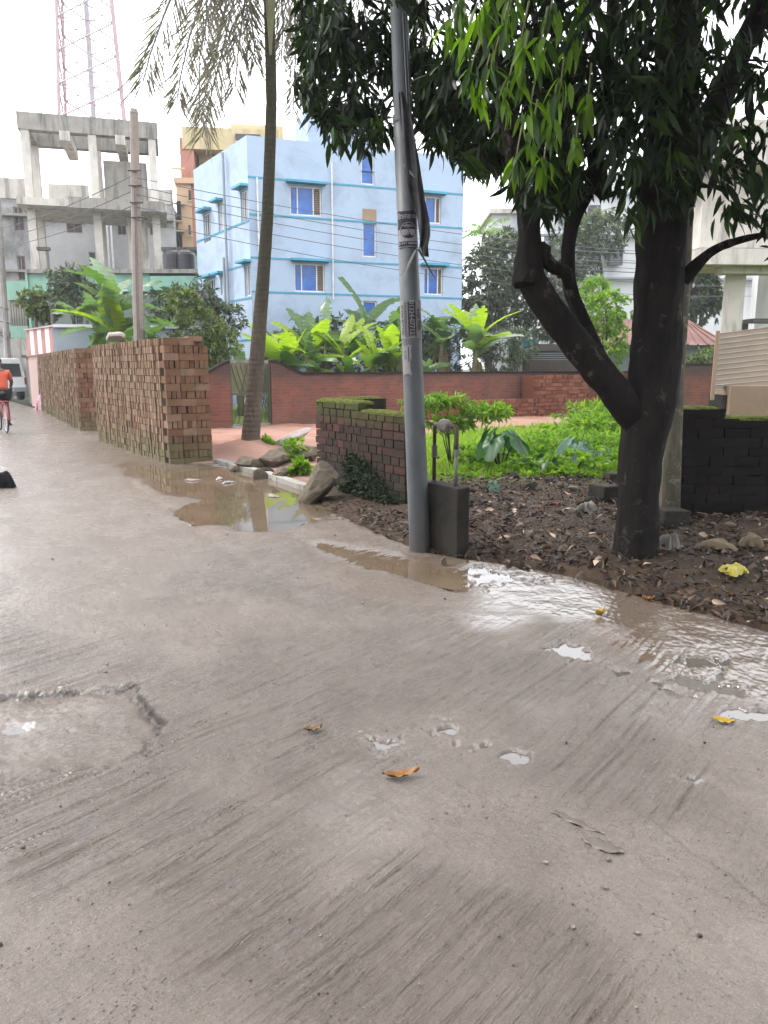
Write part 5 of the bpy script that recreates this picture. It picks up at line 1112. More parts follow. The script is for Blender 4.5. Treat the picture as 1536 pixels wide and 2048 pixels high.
# the litter itself
LIT = [(.66, 6.02), (.98, 5.80), (1.40, 5.46), (1.78, 4.94), (2.1, 4.55), (2.31, 4.23), (3.2, 3.0), (7, 3.0), (7, 7.2), (2.8, 7.2), (2.8, 9.9), (.8, 9.9), (.45, 8.6), (.3, 7.6), (-.3, 7.9), (-.2, 7.3), (.2, 6.7)]
def scatter(poly, n):
    P = np.array(poly); out = np.zeros((0, 2))
    while len(out) < n:
        q = rng.uniform(P.min(0), P.max(0), (n*2, 2)); q = q[sdf(q[:, 0], q[:, 1], poly) < 0]; out = np.vstack([out, q])
    return out[:n]
q = scatter(LIT, 21000); d = rng.normal(size=(21000, 3)); d[:, 2] *= .28; Lx = rng.uniform(.02, .095, 21000)*np.where(rng.random(21000) < .5, .5, 1)
pos = np.column_stack([q, gza(q[:, 0], q[:, 1]) + rng.uniform(.008, .06, 21000)]); tn = np.clip(rng.beta(1.1, 3.2, 21000) + (rng.random(21000) < .04)*.6, 0, 1)
o = link('leaf_litter', leaf_mesh('leaf_litter', pos, d, Lx, Lx*rng.uniform(.25, .45, 21000), tn, hi=False, fold=.3, bend=.4), M['litter']); tag(o, kind='stuff')
q = scatter([(.2, 6.2), (9, -2), (9.5, 3), (3, 5.2), (1.6, 6.2), (.4, 6.9)], 9000); sq = sdf(q[:, 0], q[:, 1], ROADP); q = q[(sq > -.05) & (sq < .38) & (q[:, 1] > 2.6)]; n = len(q); d = rng.normal(size=(n, 3)); d[:, 2] *= .25; Lx = rng.uniform(.02, .10, n)
o = link('leaf_litter', leaf_mesh('leaf_litter', np.column_stack([q, np.maximum(gza(q[:, 0], q[:, 1]), 0)+rng.uniform(.004, .03, n)]), d, Lx, Lx*.35, np.clip(rng.beta(1.1, 3.2, n), 0, 1), hi=False, fold=.3, bend=.4), M['litter']); tag(o, kind='stuff')
q = scatter(LIT, 260); d = rng.normal(size=(260, 3)); d[:, 2] *= .3; Lx = rng.uniform(.07, .16, 260)
o = link('leaf_litter', leaf_mesh('leaf_litter', np.column_stack([q, gza(q[:, 0], q[:, 1])+rng.uniform(.03, .06, 260)]), d, Lx, Lx*rng.uniform(.25, .5, 260), rng.uniform(.2, 1, 260), hi=True, fold=.35, bend=.5), M['litter']); tag(o, kind='stuff')
q = scatter([(-.75, 8.2), (-.1, 7.0), (.3, 6.35), (.45, 6.2), (.6, 6.1), (.4, 6.6), (.25, 7.5), (0, 8.2), (-.5, 8.9)], 500); d = rng.normal(size=(500, 3)); d[:, 2] *= .15; Lx = rng.uniform(.02, .08, 500)
o = link('leaf_litter', leaf_mesh('leaf_litter', np.column_stack([q, np.maximum(gza(q[:, 0], q[:, 1]), .01)+.006]), d, Lx, Lx*.3, rng.uniform(0, .5, 500), hi=False), M['litter']); tag(o, kind='stuff')
m = MB()
for i in range(220):
    x, y = scatter(LIT, 1)[0]; a = random.uniform(0, pi); L_ = random.uniform(.08, .3); zz = gz(x, y)+random.uniform(.02, .06); m.tube([(x, y, zz), (x+cos(a)*L_/2, y+sin(a)*L_/2, zz+random.uniform(-.01, .03)), (x+cos(a+.2)*L_, y+sin(a+.2)*L_, zz)], [.004, .003, .002], 4, random.random(), False)
tag(m.build('fallen_twigs', M['litter']), kind='stuff')

# ------------------------------------------------------------------ field
FLD = [(.9, 9.9), (3.2, 9.6), (5, 10.2), (8.5, 12), (13, 20), (12, 25), (8.8, 20.5), (6, 19.4), (4.5, 19.6), (1.5, 17), (.2, 15.0), (.0, 11)]
n = 42000; q = scatter(FLD, n); h = rng.uniform(.06, .22, n); d = rng.normal(size=(n, 3))*.45; d[:, 2] = 1
tn = np.clip(.5 + .5*fbm(q[:, 0]*.9, q[:, 1]*.9, 3) + rng.normal(0, .2, n), 0, 1)
o = link('grass', leaf_mesh('grass', np.column_stack([q, gza(q[:, 0], q[:, 1])-.01]), d, h, rng.uniform(.012, .028, n), tn, hi=False, fold=.1, bend=.5), M['grass']); tag(o, kind='stuff')
n = 5200; q = scatter([(.9, 9.8), (3.3, 9.5), (6.5, 11.5), (8, 19), (5.2, 19), (3.2, 14), (1.2, 12.5)], n); hh = rng.uniform(.05, .38, n)*sstep(-.3, .4, fbm(q[:, 0]*1.1+4, q[:, 1]*1.1, 3))
cen = np.column_stack([q, gza(q[:, 0], q[:, 1]) + hh]); p_, d_, l_, w_, t_ = clusters(cen, 6, .085, .045, np.tile([0, 0, 1.], (n, 1)), .15, 1.5)
o = link('weeds', leaf_mesh('weeds', p_, d_, l_, w_, t_, hi=False), M['leaf_weed']); tag(o, kind='stuff')
for (cx, cy, hx, n) in ((6.3, 19.2, .9, 420), (4.6, 15.5, .6, 350), (5.3, 17.3, .8, 400)):
    c_, a_ = blob_points([(cx, cy, hx*.45, 1.2, 1.0, hx*.55)], n, .2); p_, d_, l_, w_, t_ = clusters(c_, 8, .14, .05, a_, .2)
    o = link('weed_bush', leaf_mesh('weed_bush', p_, d_, l_, w_, t_, hi=False), M['leaf_weed']); tag(o, {6.3: 'tall lime weed bush against the rough red brick stack', 4.6: 'low lime weed bush in the middle of the grass', 5.3: 'lime weed bush between the low one and the red stack'}[cx], 'bush', 'weed bushes in the field')
# small weeds at the roadside
for (px, py, s_, lb) in ((590, 930, .35, 'small bright weed left of the mossy wall'), (600, 955, .22, 'low broad-leaved weed at the kerb by the mossy wall'), (530, 905, .25, 'grassy weed tuft at the foot of the palm'), (565, 760, .0, '')):
    if s_ == 0: continue
    g = gp(px, py); c_, a_ = blob_points([(g.x, g.y, s_*.5, s_*.6, s_*.5, s_*.55)], 60, .2); p_, d_, l_, w_, t_ = clusters(c_, 6, .11, .06, a_, .1); o = link('roadside_weed', leaf_mesh('roadside_weed', p_, d_, l_, w_, t_, hi=False), M['leaf_weed']); tag(o, lb, 'weed')
# creeping plant at the foot of the mossy wall
pts = []
for i in range(420):
    y = random.random()**.8*1.15+.05; zz = random.random()*(.15+.42*max(0, 1-abs(y-.95)/.75)); x = -.02-random.random()*.16*(1-zz); p = Vector((.23, 8.17, 0))+UX*x+VX*y; pts.append((p.x, p.y, zz))
p_, d_, l_, w_, t_ = clusters(np.array(pts), 7, .06, .022, np.tile([-.6, -.7, .5], (420, 1)), .1, 1.3)
tag(link('creeping_plant', leaf_mesh('creeping_plant', p_, d_, l_, w_, t_, hi=False), M['moss_plant']), 'dark green ferny creeper at the foot of the mossy wall', 'plant')

# feathery shrub behind the pole
def feathery(base, H, label, spread=.9, n=9):
    t = empty('feathery_shrub', base, 0, label, 'shrub')
    for k in range(n):
        a = random.uniform(0, 2*pi); rr_ = random.uniform(.1, spread); e = Vector((cos(a)*rr_, sin(a)*rr_*.7, H*random.uniform(.65, 1))); m_ = e*.5+Vector((-e.x*.25, -e.y*.25, .1))
        st_ = MB().tube([(0, 0, 0), m_, e], [.012, .009, .004], 5).build('stem', M['gate_green'], t, smooth=True)
    c_, a_ = blob_points([(-.25, 0, H*.90, spread*.6, .4, H*.09), (.5, 0, H*.78, spread*.45, .3, H*.09), (0, 0, H*.62, spread*.6, .4, H*.09)], 230, .1)
    a_[:, 2] *= .3; p_, d_, l_, w_, t_ = clusters(c_, 10, .11, .030, a_, .15, 1.4)
    tag(link('foliage', leaf_mesh('foliage', p_, d_, l_, w_, t_, hi=False), M['leaf_weed'], t), kind='stuff'); return t
feathery((1.0, 11.0, .03), 1.15, 'feathery bright green shrub behind the steel pole and gas pipes', .85)
# taro plants
def heart_leaf(name='leaf'):
    n = 9; V_ = [(0, 0, 0)]; 
    prof = [(a, .55+.25*cos(a)+(.28 if abs(abs(a)-2.6) < .35 else 0)+(.25 if abs(a) < .3 else 0) - (.35 if abs(a) > 2.95 else 0)) for a in np.linspace(-pi, pi, 25)]
    for a, r_ in prof: V_.append((r_*cos(a)*.75, r_*sin(a)*.62, -.22*r_*r_+.03*sin(a*6)))
    return V_, [[0, i, i+1] for i in range(1, 25)]
HV, HF = heart_leaf(); TARO = np_mesh('taro_leaf', HV, HF, tone=[.3+.5*(i % 3)/2 for i in range(24)], smooth=True); TARO.materials.append(M['taro'])
TAROB = np_mesh('taro_leaf', HV, HF, tone=[.5]*24, smooth=True); TAROB.materials.append(M['taro_blue'])
def taro(base, H, n, me, label, sc=.34):
    t = empty('taro_plant', base, 0, label, 'plant')
    for k in range(n):
        a = 2*pi*k/n+random.uniform(-.4, .4); e = Vector((cos(a)*H*.35, sin(a)*H*.35, H*random.uniform(.7, 1)))
        MB().tube([(0, 0, 0), e*.55+Vector((0, 0, H*.1)), e], [.014, .011, .007], 6).build('stem', M['gate_green'], t, smooth=True)
        link('leaf', me, None, t, e, (random.uniform(-.2, .2), random.uniform(.5, 1.0), a), sc*random.uniform(.8, 1.15))
    return t
g = gp(1000, 960); taro((g.x, g.y, .06), .68, 7, TARO, 'taro plant with large dark heart-shaped leaves in front of the grass', .42)
g = gp(1150, 960); taro((g.x, g.y, .06), .50, 6, TAROB, 'bluish broad-leaved taro plant left of the mango trunk', .34)
g = gp(1200, 955); taro((g.x, g.y, .06), .40, 5, TARO, 'low green taro plant close to the left of the mango trunk', .3)
g = gp(985, 1000); taro((g.x, g.y, .06), .14, 4, TAROB, 'small grey-green seedling with flat leaves on the litter edge', .16)
g = gp(1090, 965); taro((g.x, g.y, .04), .36, 6, TARO, 'young green leafy plant between the two larger taro plants', .26)

# ------------------------------------------------------------------ banana plants
def banana_leaf(seed, torn=False):
    r_ = random.Random(seed); n = 22; V_ = []; F_ = []; T_ = []; w0 = .165
    for i in range(n+1):
        t = i/n; wv_ = w0*min(1, (t*5)**.6)*(1-max(0, t-.72)/.28)**.6 if t < 1 else .01; wv_ *= 1+r_.uniform(-.06, .06)
        zc_ = -.42*t*t*(.5+seed % 3*.35)
        for k, q in enumerate((-1, -.5, 0, .5, 1)): V_.append((t*(1-.12*t), q*wv_*(1+(r_.uniform(-.35, .05) if torn and abs(q) == 1 else 0)), zc_ + .06*abs(q)*(1-1.9*t*(.4+seed % 2)) + r_.uniform(-.006, .006)))
    for i in range(n):
        for k in range(4):
            if k in (0, 3) and r_.random() < (.30 if torn else .10): continue
            a = i*5+k; F_.append([a, a+1, a+6, a+5]); T_.append((.35+.3*(i % 2)+r_.uniform(-.2, .2)) if not (k in (0, 3) and r_.random() < .06) else 1.0)
    return V_, F_, T_
BL = {}
for key in ('banana', 'banana_bright', 'banana_pale', 'banana_dry'):
    BL[key] = []
    for s_ in range(5):
        V_, F_, T_ = banana_leaf(s_, torn=key in ('banana_pale', 'banana_dry') or s_ > 2); me = np_mesh('banana_leaf', V_, F_, tone=T_, smooth=True); me.materials.append(M[key]); BL[key].append(me)
def banana(base, H, nleaf, L, label, mix=('banana', 'banana_bright', 'banana_pale'), seed=0, wts=None, up=(.15, 1.25)):
    r_ = random.Random(seed); t = empty('banana_plant', base, r_.uniform(0, 6), label, 'banana plant', 'banana plants')
    MB().tube([(0, 0, -.1), (.02, 0, H*.3), (.0, .03, H*.6)], [.10+.012*H, .085+.008*H, .05], 8).build('pseudostem', M['stem_green'], t, smooth=True)
    for k in range(nleaf):
        a = k*2.4+r_.uniform(-.4, .4); elev = r_.uniform(*up) if k < nleaf-1 else 1.45; key = r_.choices(mix, wts)[0]
        if k >= nleaf-3 and 'banana_bright' == mix[0]: key = 'banana_bright'; elev = r_.uniform(1.05, 1.5)
        link('leaf', r_.choice(BL[key]), None, t, (cos(a)*.04, sin(a)*.04, H*r_.uniform(.42, .62)), (r_.uniform(-.5, .5), -elev, a), (L*r_.uniform(.75, 1.15), L*r_.uniform(.8, 1.25), L))
    for k in range(5): link('dry_leaf', r_.choice(BL['banana_dry']), None, t, (0, 0, H*.45), (r_.uniform(-.5, .5), r_.uniform(.7, 1.3), r_.uniform(0, 6)), (L*.6, L*.4, L*.6))
    return t
bn = [ # px, distance, H, leaves, L
 (548, 23.0, 2.3, 7, 1.25, ('banana_bright', 'banana'), 'broad lime banana plant just right of the palm trunk'),
 (622, 24.0, 2.5, 9, 1.45, ('banana_bright', 'banana', 'banana_pale'), 'banana plant with upright lime leaves under the blue house window'),
 (655, 25.5, 2.9, 8, 1.35, ('banana', 'banana_pale'), 'darker banana plant behind the lime ones near the drainpipe'),
 (735, 26.3, 3.5, 9, 1.7, ('banana', 'banana_pale'), 'tall drooping banana plant in front of the narrow blue window'),
 (752, 23.2, 2.1, 9, 1.30, ('banana_bright', 'banana'), 'short lime banana plant with a dying yellow leaf left of the pole'),
 (700, 23.6, 1.7, 7, 1.05, ('banana', 'banana_pale', 'banana_bright'), 'small banana plant between two lime ones above the red wall'),
 (800, 26.0, 3.3, 8, 1.5, ('banana', 'banana_pale'), 'tall banana plant half hidden by the steel pole'),
 (884, 25.0, 3.4, 6, 1.6, ('banana', 'banana_pale'), 'banana plant with one tall upright leaf right of the steel pole'),
 (950, 24.6, 2.8, 10, 1.45, ('banana_bright', 'banana', 'banana_pale'), 'spreading lime banana plant standing alone right of the pole'),
 (850, 24.0, 1.7, 6, 1.0, ('banana', 'banana_pale'), 'low pale banana plant just behind the steel pole above the wall')]
bn += [(585, 23.4, 1.9, 8, 1.2, ('banana_bright', 'banana'), 'low lime banana plant second to the right of the palm trunk'), (690, 24.4, 2.5, 8, 1.35, ('banana_bright', 'banana'), 'upright lime banana plant in the middle of the row above the red wall'),
 (782, 23.6, 2.1, 8, 1.2, ('banana_bright', 'banana'), 'lime banana plant touching the left side of the steel pole'), (480, 23.2, 1.7, 7, 1.1, ('banana', 'banana_pale'), 'low pale banana plant left of the palm trunk above the gate'), (640, 23.2, 1.5, 6, .9, ('banana', 'banana_dry'), 'withered low banana plant leaning over the red wall')]
for i, (px, Y_, H_, nl, L_, mx_, lb) in enumerate(bn):
    g = at(px, 760, Y_); banana((g.x, Y_, 0), H_*1.42, nl+3, L_*1.1, lb, mx_, 10+i, up=(.35, 1.4) if 'bright' in mx_[0] else (.1, 1.2))
banana((-7.5, 21.7, 0), 5.6, 20, 1.75, 'tall banana plant towering behind the nearest brick stack by the concrete pole', ('banana', 'banana_pale', 'banana_pale', 'banana_bright'), 3, up=(-.1, 1.2))
banana((-8.6, 23.4, 0), 4.6, 14, 1.6, 'lower banana plant left of the concrete pole behind the stacks', ('banana', 'banana_pale'), 6, up=(.0, 1.0))
banana((-6.3, 20.9, 0), 4.0, 12, 1.6, 'wide pale banana plant just right of the concrete pole', ('banana_pale', 'banana'), 8, up=(.0, .8))
# ------------------------------------------------------------------ shrubs and background trees
def P_(px, py, Y_): v = at(px, py, Y_); return (v.x, v.y, v.z)
def bt(name, label, base_px, Y_, blobs, n, nl, L, W, mat, **k):
    g = at(base_px, 760, Y_); bl = [(*P_(bx_, by_, Y_+dy), rx*Y_/1500, ry*Y_/1500*1.0, rz_*Y_/1500) for (bx_, by_, dy, rx, ry, rz_) in blobs]
    return wtree(name, label, (g.x, Y_, 0), bl, n, nl, L, W, mat, **k)
bt('shrub', 'loose yellow-green shrub right of the nearest brick stack', 400, 20.5, [(400, 660, 0, 45, 40, 50), (370, 610, 0, 35, 35, 35), (440, 690, 0, 40, 35, 40), (395, 710, 0, 50, 40, 40)], 620, 7, .15, .05, M['leaf_shrub'], cat='shrub', trunk_r=.04)
bt('shrub', 'grey-green shrub in front of the blue house left corner', 345, 25, [(345, 610, 0, 45, 40, 40), (395, 590, 0, 40, 40, 30), (450, 640, 0, 40, 30, 40)], 500, 7, .18, .05, M['leaf_far'], cat='shrub', trunk_r=.05)
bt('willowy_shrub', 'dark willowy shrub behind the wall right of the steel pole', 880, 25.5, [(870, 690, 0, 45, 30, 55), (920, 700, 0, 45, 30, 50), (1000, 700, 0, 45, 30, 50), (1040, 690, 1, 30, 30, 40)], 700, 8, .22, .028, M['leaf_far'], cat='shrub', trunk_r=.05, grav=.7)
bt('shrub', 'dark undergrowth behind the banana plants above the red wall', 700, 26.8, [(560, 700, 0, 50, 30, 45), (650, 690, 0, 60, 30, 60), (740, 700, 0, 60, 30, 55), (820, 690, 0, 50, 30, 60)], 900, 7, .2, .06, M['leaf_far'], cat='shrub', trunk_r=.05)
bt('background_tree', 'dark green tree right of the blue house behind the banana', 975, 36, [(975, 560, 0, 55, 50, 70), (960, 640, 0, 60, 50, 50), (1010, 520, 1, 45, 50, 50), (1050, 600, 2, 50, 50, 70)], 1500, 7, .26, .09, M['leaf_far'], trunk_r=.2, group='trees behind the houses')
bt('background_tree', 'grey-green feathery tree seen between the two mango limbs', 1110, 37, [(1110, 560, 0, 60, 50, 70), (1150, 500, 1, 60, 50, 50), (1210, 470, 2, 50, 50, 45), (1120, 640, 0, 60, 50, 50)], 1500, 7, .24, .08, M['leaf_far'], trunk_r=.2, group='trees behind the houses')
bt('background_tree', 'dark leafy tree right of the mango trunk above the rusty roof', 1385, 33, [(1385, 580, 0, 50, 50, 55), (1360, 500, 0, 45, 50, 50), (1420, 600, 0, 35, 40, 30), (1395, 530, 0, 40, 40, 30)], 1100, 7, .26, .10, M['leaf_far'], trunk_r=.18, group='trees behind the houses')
bt('shrub', 'light green bush between the mango limbs above the stack', 1210, 25.5, [(1215, 620, 0, 42, 40, 40), (1220, 690, 0, 35, 40, 50), (1190, 580, 1, 30, 30, 30)], 620, 7, .16, .06, M['leaf_weed'], cat='bush', trunk_r=.06)
bt('shrub', 'small green bush below the rusty tin eaves', 1415, 26.3, [(1415, 712, 0, 28, 28, 16), (1395, 720, 0, 18, 20, 12)], 160, 6, .14, .06, M['leaf_shrub'], cat='bush', trunk_r=.03)
bt('round_bush', 'round clipped green tree in front of the mint building', 78, 30, [(70, 600, 0, 30, 30, 22), (105, 608, 0, 28, 30, 24), (85, 625, 0, 28, 30, 16)], 620, 7, .15, .07, M['leaf_shrub'], cat='tree', trunk_r=.07)
bt('shrub', 'grey hazy bush behind the tall banana at the mint wall', 155, 28, [(155, 590, 0, 45, 40, 40), (130, 560, 0, 30, 30, 28)], 500, 7, .18, .05, M['leaf_far'], cat='bush', trunk_r=.05)
# areca palm top and distant palm
def palmtop(base, top, nf, L, mat, label, r_=.09, hang=.6, cat='palm'):
    t = empty('palm_tree', base, 0, label, cat); e = Vector(top)-Vector(base)
    MB().tube([(0, 0, -.1), e*.5+Vector((.05, 0, 0)), e], [r_, r_*.85, r_*.7], 8).build('trunk', M['bark_palm'], t, smooth=True)
    for k in range(nf):
        frond(t, e, 2*pi*k/nf+random.uniform(-.2, .2), L*random.uniform(.8, 1.1), random.uniform(.2, 1.1), hang, mat, 26, L*.22)
    return t
def frond(parent, origin, az, L, elev, hang, mat, nlf, ll, name='frond', ragged=0, lw=.035, arch=None):
    """one frond: curved rachis plus two rows of hanging leaflets"""
    pts = []; p = Vector(origin); e = elev; seg = 14
    for i in range(seg+1):
        pts.append(p.copy()); d_ = Vector((cos(az)*cos(e), sin(az)*cos(e), sin(e))); p = p + d_*(L/seg); e -= (hang*2.2/seg)*(1.2-.5*i/seg) if arch is None else arch[min(i, len(arch)-1)]
    o = MB().tube(pts, [.035*(1-.8*i/seg)*L/4+.004 for i in range(seg+1)], 5).build(name, M['stem_green'] if mat is not M['frond'] else M['frond'], parent, smooth=True)
    pos, dr, LL, tn = [], [], [], []
    for i in range(nlf):
        t_ = (.14+.86*i/nlf); f = t_*seg; k = min(int(f), seg-1); c = pts[k].lerp(pts[k+1], f-k); tg = (pts[k+1]-pts[k]).normalized(); sd2 = tg.cross(Vector((0, 0, 1))); sd2 = sd2.normalized() if sd2.length > .05 else Vector((-sin(az), cos(az), 0))
        for s_ in (-1, 1):
            if ragged and random.random() < ragged: continue
            v = sd2*s_*.75 + tg*.75 + Vector((0, 0, -.55-random.random()*.5*hang)); pos.append(tuple(c)); dr.append(tuple(v.normalized())); LL.append(ll*(sin(pi*min(.97, .15+.8*t_))**.5)*random.uniform(.8, 1.15)); tn.append(random.random()*.8)
    q = link('leaflets', leaf_mesh('leaflets', np.array(pos), np.array(dr), np.array(LL), lw, np.array(tn), hi=False, fold=.2, bend=.35), mat, o); return o
palmtop((6.9, 38, 0), P_(968, 470, 38), 9, 1.5, M['leaf_weed'], 'small bright palm with yellow fruit above the trees right of the blue house', .09, .5)
palmtop((12.2, 40, 0), P_(1190, 440, 40), 10, 2.2, M['leaf_shrub'], 'pale feathery palm top between the mango limbs before the white block', .1, .7)

# coconut palm
a = gp(498, 905); CPM = empty('coconut_palm', (a.x, 13.9, .1), 0, 'leaning coconut palm with dry hanging fronds beside the puddle', 'palm')
tp = [(497, 915), (501, 880), (507, 800), (512, 740), (519, 650), (527, 550), (535, 430), (540, 300), (543, 200), (540, 80), (538, 0), (530, -160), (524, -300)]
pw = [at(px, py, 13.9) for px, py in tp]; o0 = Vector((a.x, 13.9, .1)); loc_ = [p-o0 for p in pw]; loc_[0].z = -.15
m = MB(); pts = []; rads = []; rd = [.23, .175, .150, .138, .128, .115, .104, .098, .094, .090, .088, .086, .08]
for i in range(len(loc_)-1):
    for k in range(6):
        f = k/6; pts.append(loc_[i].lerp(loc_[i+1], f)); rads.append((rd[i]*(1-f)+rd[i+1]*f)*(1+(.012 if k % 2 else -.008)))
pts.append(loc_[-1]); rads.append(.1); m.tube(pts, rads, 16, wob=.03); m.build('trunk', M['bark_palm'], CPM, smooth=True)
tip = loc_[-1]
rnd = random.Random(5)
fr_spec = [(192, 2.9, .2, .9), (172, 2.8, .1, .9), (180, 3.0, .35, .95), (205, 3.1, .45, .95), (165, 3.0, .5, 1.0), (150, 3.0, .6, 1.0), (10, 4.2, .2, .9), (340, 4.0, .1, .9), (30, 4.0, .4, .9), (300, 4.2, .3, .9), (60, 4.2, .5, .9), (90, 4.3, .6, .9), (120, 4.2, .5, .9), (240, 3.9, .3, .9)]
for (azd, L_, el, hg) in fr_spec: frond(CPM, tip, R(azd), L_*1.06, el, hg, M['frond'], 74, .85, lw=.025)
def place_frond(pxs, name='frond', ll=.7, lw=.027, Y_=13.9, n=100, rag=.10):
    ll = ll*1.25
    pts = [at(px, py, Y_+dy)-o0 for px, py, dy in pxs]; full = []
    for i in range(len(pts)-1):
        for k in range(5): full.append(pts[i].lerp(pts[i+1], k/5))
    full.append(pts[-1]); o = MB().tube(full, [.03*(1-.75*i/len(full)) for i in range(len(full))], 5).build(name, M['frond'], CPM, smooth=True)
    pos, dr, LL, tn = [], [], [], []; seg = len(full)-1
    for i in range(n):
        t_ = .05+.95*i/n; f = t_*seg; k = min(int(f), seg-1); c = full[k].lerp(full[k+1], f-k); tg = (full[k+1]-full[k]).normalized(); sd2 = tg.cross(Vector((0, -1, .15))).normalized()
        for s_ in (-1, 1):
            if random.random() < rag: continue
            v = sd2*s_*random.uniform(.5, .95) + tg*.85 + Vector((0, random.uniform(-.3, .3), -.35)); pos.append(tuple(c)); dr.append(tuple(v.normalized())); LL.append(ll*(1-.45*t_)*random.uniform(.75, 1.15)); tn.append(random.random()*.8)
    link('leaflets', leaf_mesh('leaflets', np.array(pos), np.array(dr), np.array(LL), lw, np.array(tn), hi=False, fold=.2, bend=.3), M['frond'], o)
place_frond([(520, -280, 0), (430, -190, -.4), (370, -70, -.6), (328, 30, -.7), (300, 110, -.7), (286, 165, -.7)], ll=.85)
place_frond([(522, -280, 0), (460, -150, .3), (412, -20, .5), (380, 70, .6), (362, 150, .6), (354, 200, .6)], ll=.8)
place_frond([(524, -280, 0), (490, -130, -.3), (468, 0, -.4), (448, 90, -.5), (425, 180, -.5), (404, 275, -.5)], ll=.8)
place_frond([(526, -270, 0), (505, -120, .4), (490, 0, .5), (478, 90, .5), (470, 175, .5)], ll=.85)
place_frond([(526, -270, 0), (470, -160, -.6), (440, -60, -.9), (415, 30, -1), (400, 110, -1), (398, 240, -1)], ll=.7)
place_frond([(526, -270, 0), (470, -130, .8), (450, 20, .9), (432, 110, .9), (410, 190, .9), (402, 245, .9)], ll=.6)
place_frond([(526, -270, 0), (575, -150, -.2), (588, -20, -.2), (592, 90, -.2), (586, 230, -.2)], ll=.5)
place_frond([(526, -270, 0), (550, -150, .3), (562, -20, .3), (566, 50, .3), (562, 130, .3)], ll=.6)
place_frond([(526, -270, 0), (505, -150, .6), (500, -20, .7), (505, 60, .7), (512, 130, .7)], ll=.6)
MB().tube([at(545, -200, 13.75)-o0, at(541, 0, 13.7)-o0, at(541, 110, 13.72)-o0], [.10, .085, .02], 7).build('dry_sheath', M['stem_green'], CPM)

# ------------------------------------------------------------------ mango tree
MT0 = gp(1275, 1150); MT = empty('mango_tree', (MT0.x, MT0.y, 0), 0, 'large forked mango tree with dark drooping leaves on the right', 'tree'); mo = Vector((MT0.x, MT0.y, 0)); TY = 5.62
def mp(px, py, Y_=TY): return at(px, py, Y_)-mo
def limb(name, spec, n=14, wob=.05, res=5, parent=None):
    """spec rows: px, py, distance, radius; smoothed with Catmull-Rom"""
    P = [mp(a, b, c) for a, b, c, _ in spec]; Rr = [q[3] for q in spec]; pts, rs = [], []
    for i in range(len(P)-1):
        p0, p1, p2, p3 = P[max(i-1, 0)], P[i], P[i+1], P[min(i+2, len(P)-1)]
        for k in range(res):
            t = k/res; pts.append(.5*((2*p1)+(p2-p0)*t+(2*p0-5*p1+4*p2-p3)*t*t+(3*p1-p0-3*p2+p3)*t**3)); rs.append((Rr[i]*(1-t)+Rr[i+1]*t)*(1+random.uniform(-wob, wob)))
    pts.append(P[-1]); rs.append(Rr[-1]); return barktube(name, pts, rs, M['bark_mango'], parent or MT, 44 if n > 12 else 24, .16 if n > 12 else .22, len(pts)+spec[0][0]*.01), pts
tr, tp_ = limb('trunk', [(1272, 1174, 5.60, 0.27), (1272, 1120, 5.60, 0.170), (1276, 1010, 5.62, 0.150), (1284, 900, 5.63, 0.155), (1300, 800, 5.65, 0.187), (1312, 700, 5.66, 0.174), (1316, 560, 5.68, 0.170), (1326, 400, 5.70, 0.178), (1345, 260, 5.74, 0.174), (1352, 120, 5.8, 0.148), (1350, -60, 5.9, 0.122), (1330, -300, 6.0, 0.078)], 20, .03)
l1, p1 = limb('limb', [(1285, 860, 5.63, 0.113), (1245, 800, 5.60, 0.117), (1190, 735, 5.56, 0.113), (1135, 665, 5.52, 0.109), (1085, 595, 5.48, 0.100), (1058, 540, 5.45, 0.094), (1060, 480, 5.43, 0.074), (1052, 410, 5.4, 0.070), (1030, 340, 5.38, 0.052), (1010, 220, 5.3, 0.039), (990, 60, 5.2, 0.026)], 14, .06)
l2, p2 = limb('limb', [(1225, 770, 5.58, 0.078), (1195, 710, 5.62, 0.061), (1165, 640, 5.68, 0.052), (1140, 575, 5.72, 0.048), (1136, 500, 5.76, 0.048), (1150, 440, 5.8, 0.048), (1178, 380, 5.8, 0.048), (1200, 300, 5.8, 0.044), (1215, 120, 5.7, 0.035), (1230, -80, 5.6, 0.026)], 10, .06)
l3, p3 = limb('limb', [(1350, 400, 5.7, 0.131), (1395, 300, 5.8, 0.104), (1440, 200, 5.9, 0.091), (1480, 110, 6.0, 0.083), (1530, 0, 6.1, 0.074), (1600, -200, 6.2, 0.044)], 12, .05)
l4, p4 = limb('limb', [(1085, 500, 5.45, 0.044), (1100, 530, 5.5, 0.048), (1130, 545, 5.6, 0.044), (1138, 575, 5.7, 0.035)], 8, .1)
l5, p5 = limb('limb', [(1365, 560, 5.7, 0.054), (1420, 505, 5.6, 0.032), (1480, 480, 5.5, 0.024), (1560, 460, 5.4, 0.016), (1700, 400, 5.2, 0.011)], 8, .08)
for c_, s_ in (((1050, 548, 5.42), .10), ((1128, 545, 5.6), .055), ((1085, 500, 5.44), .06)):
    o = rock('burr', mp(*c_), (s_*2, s_*1.6, s_*2), M['bark_mango'], seed=int(s_*1000), sub=2); o.parent = MT
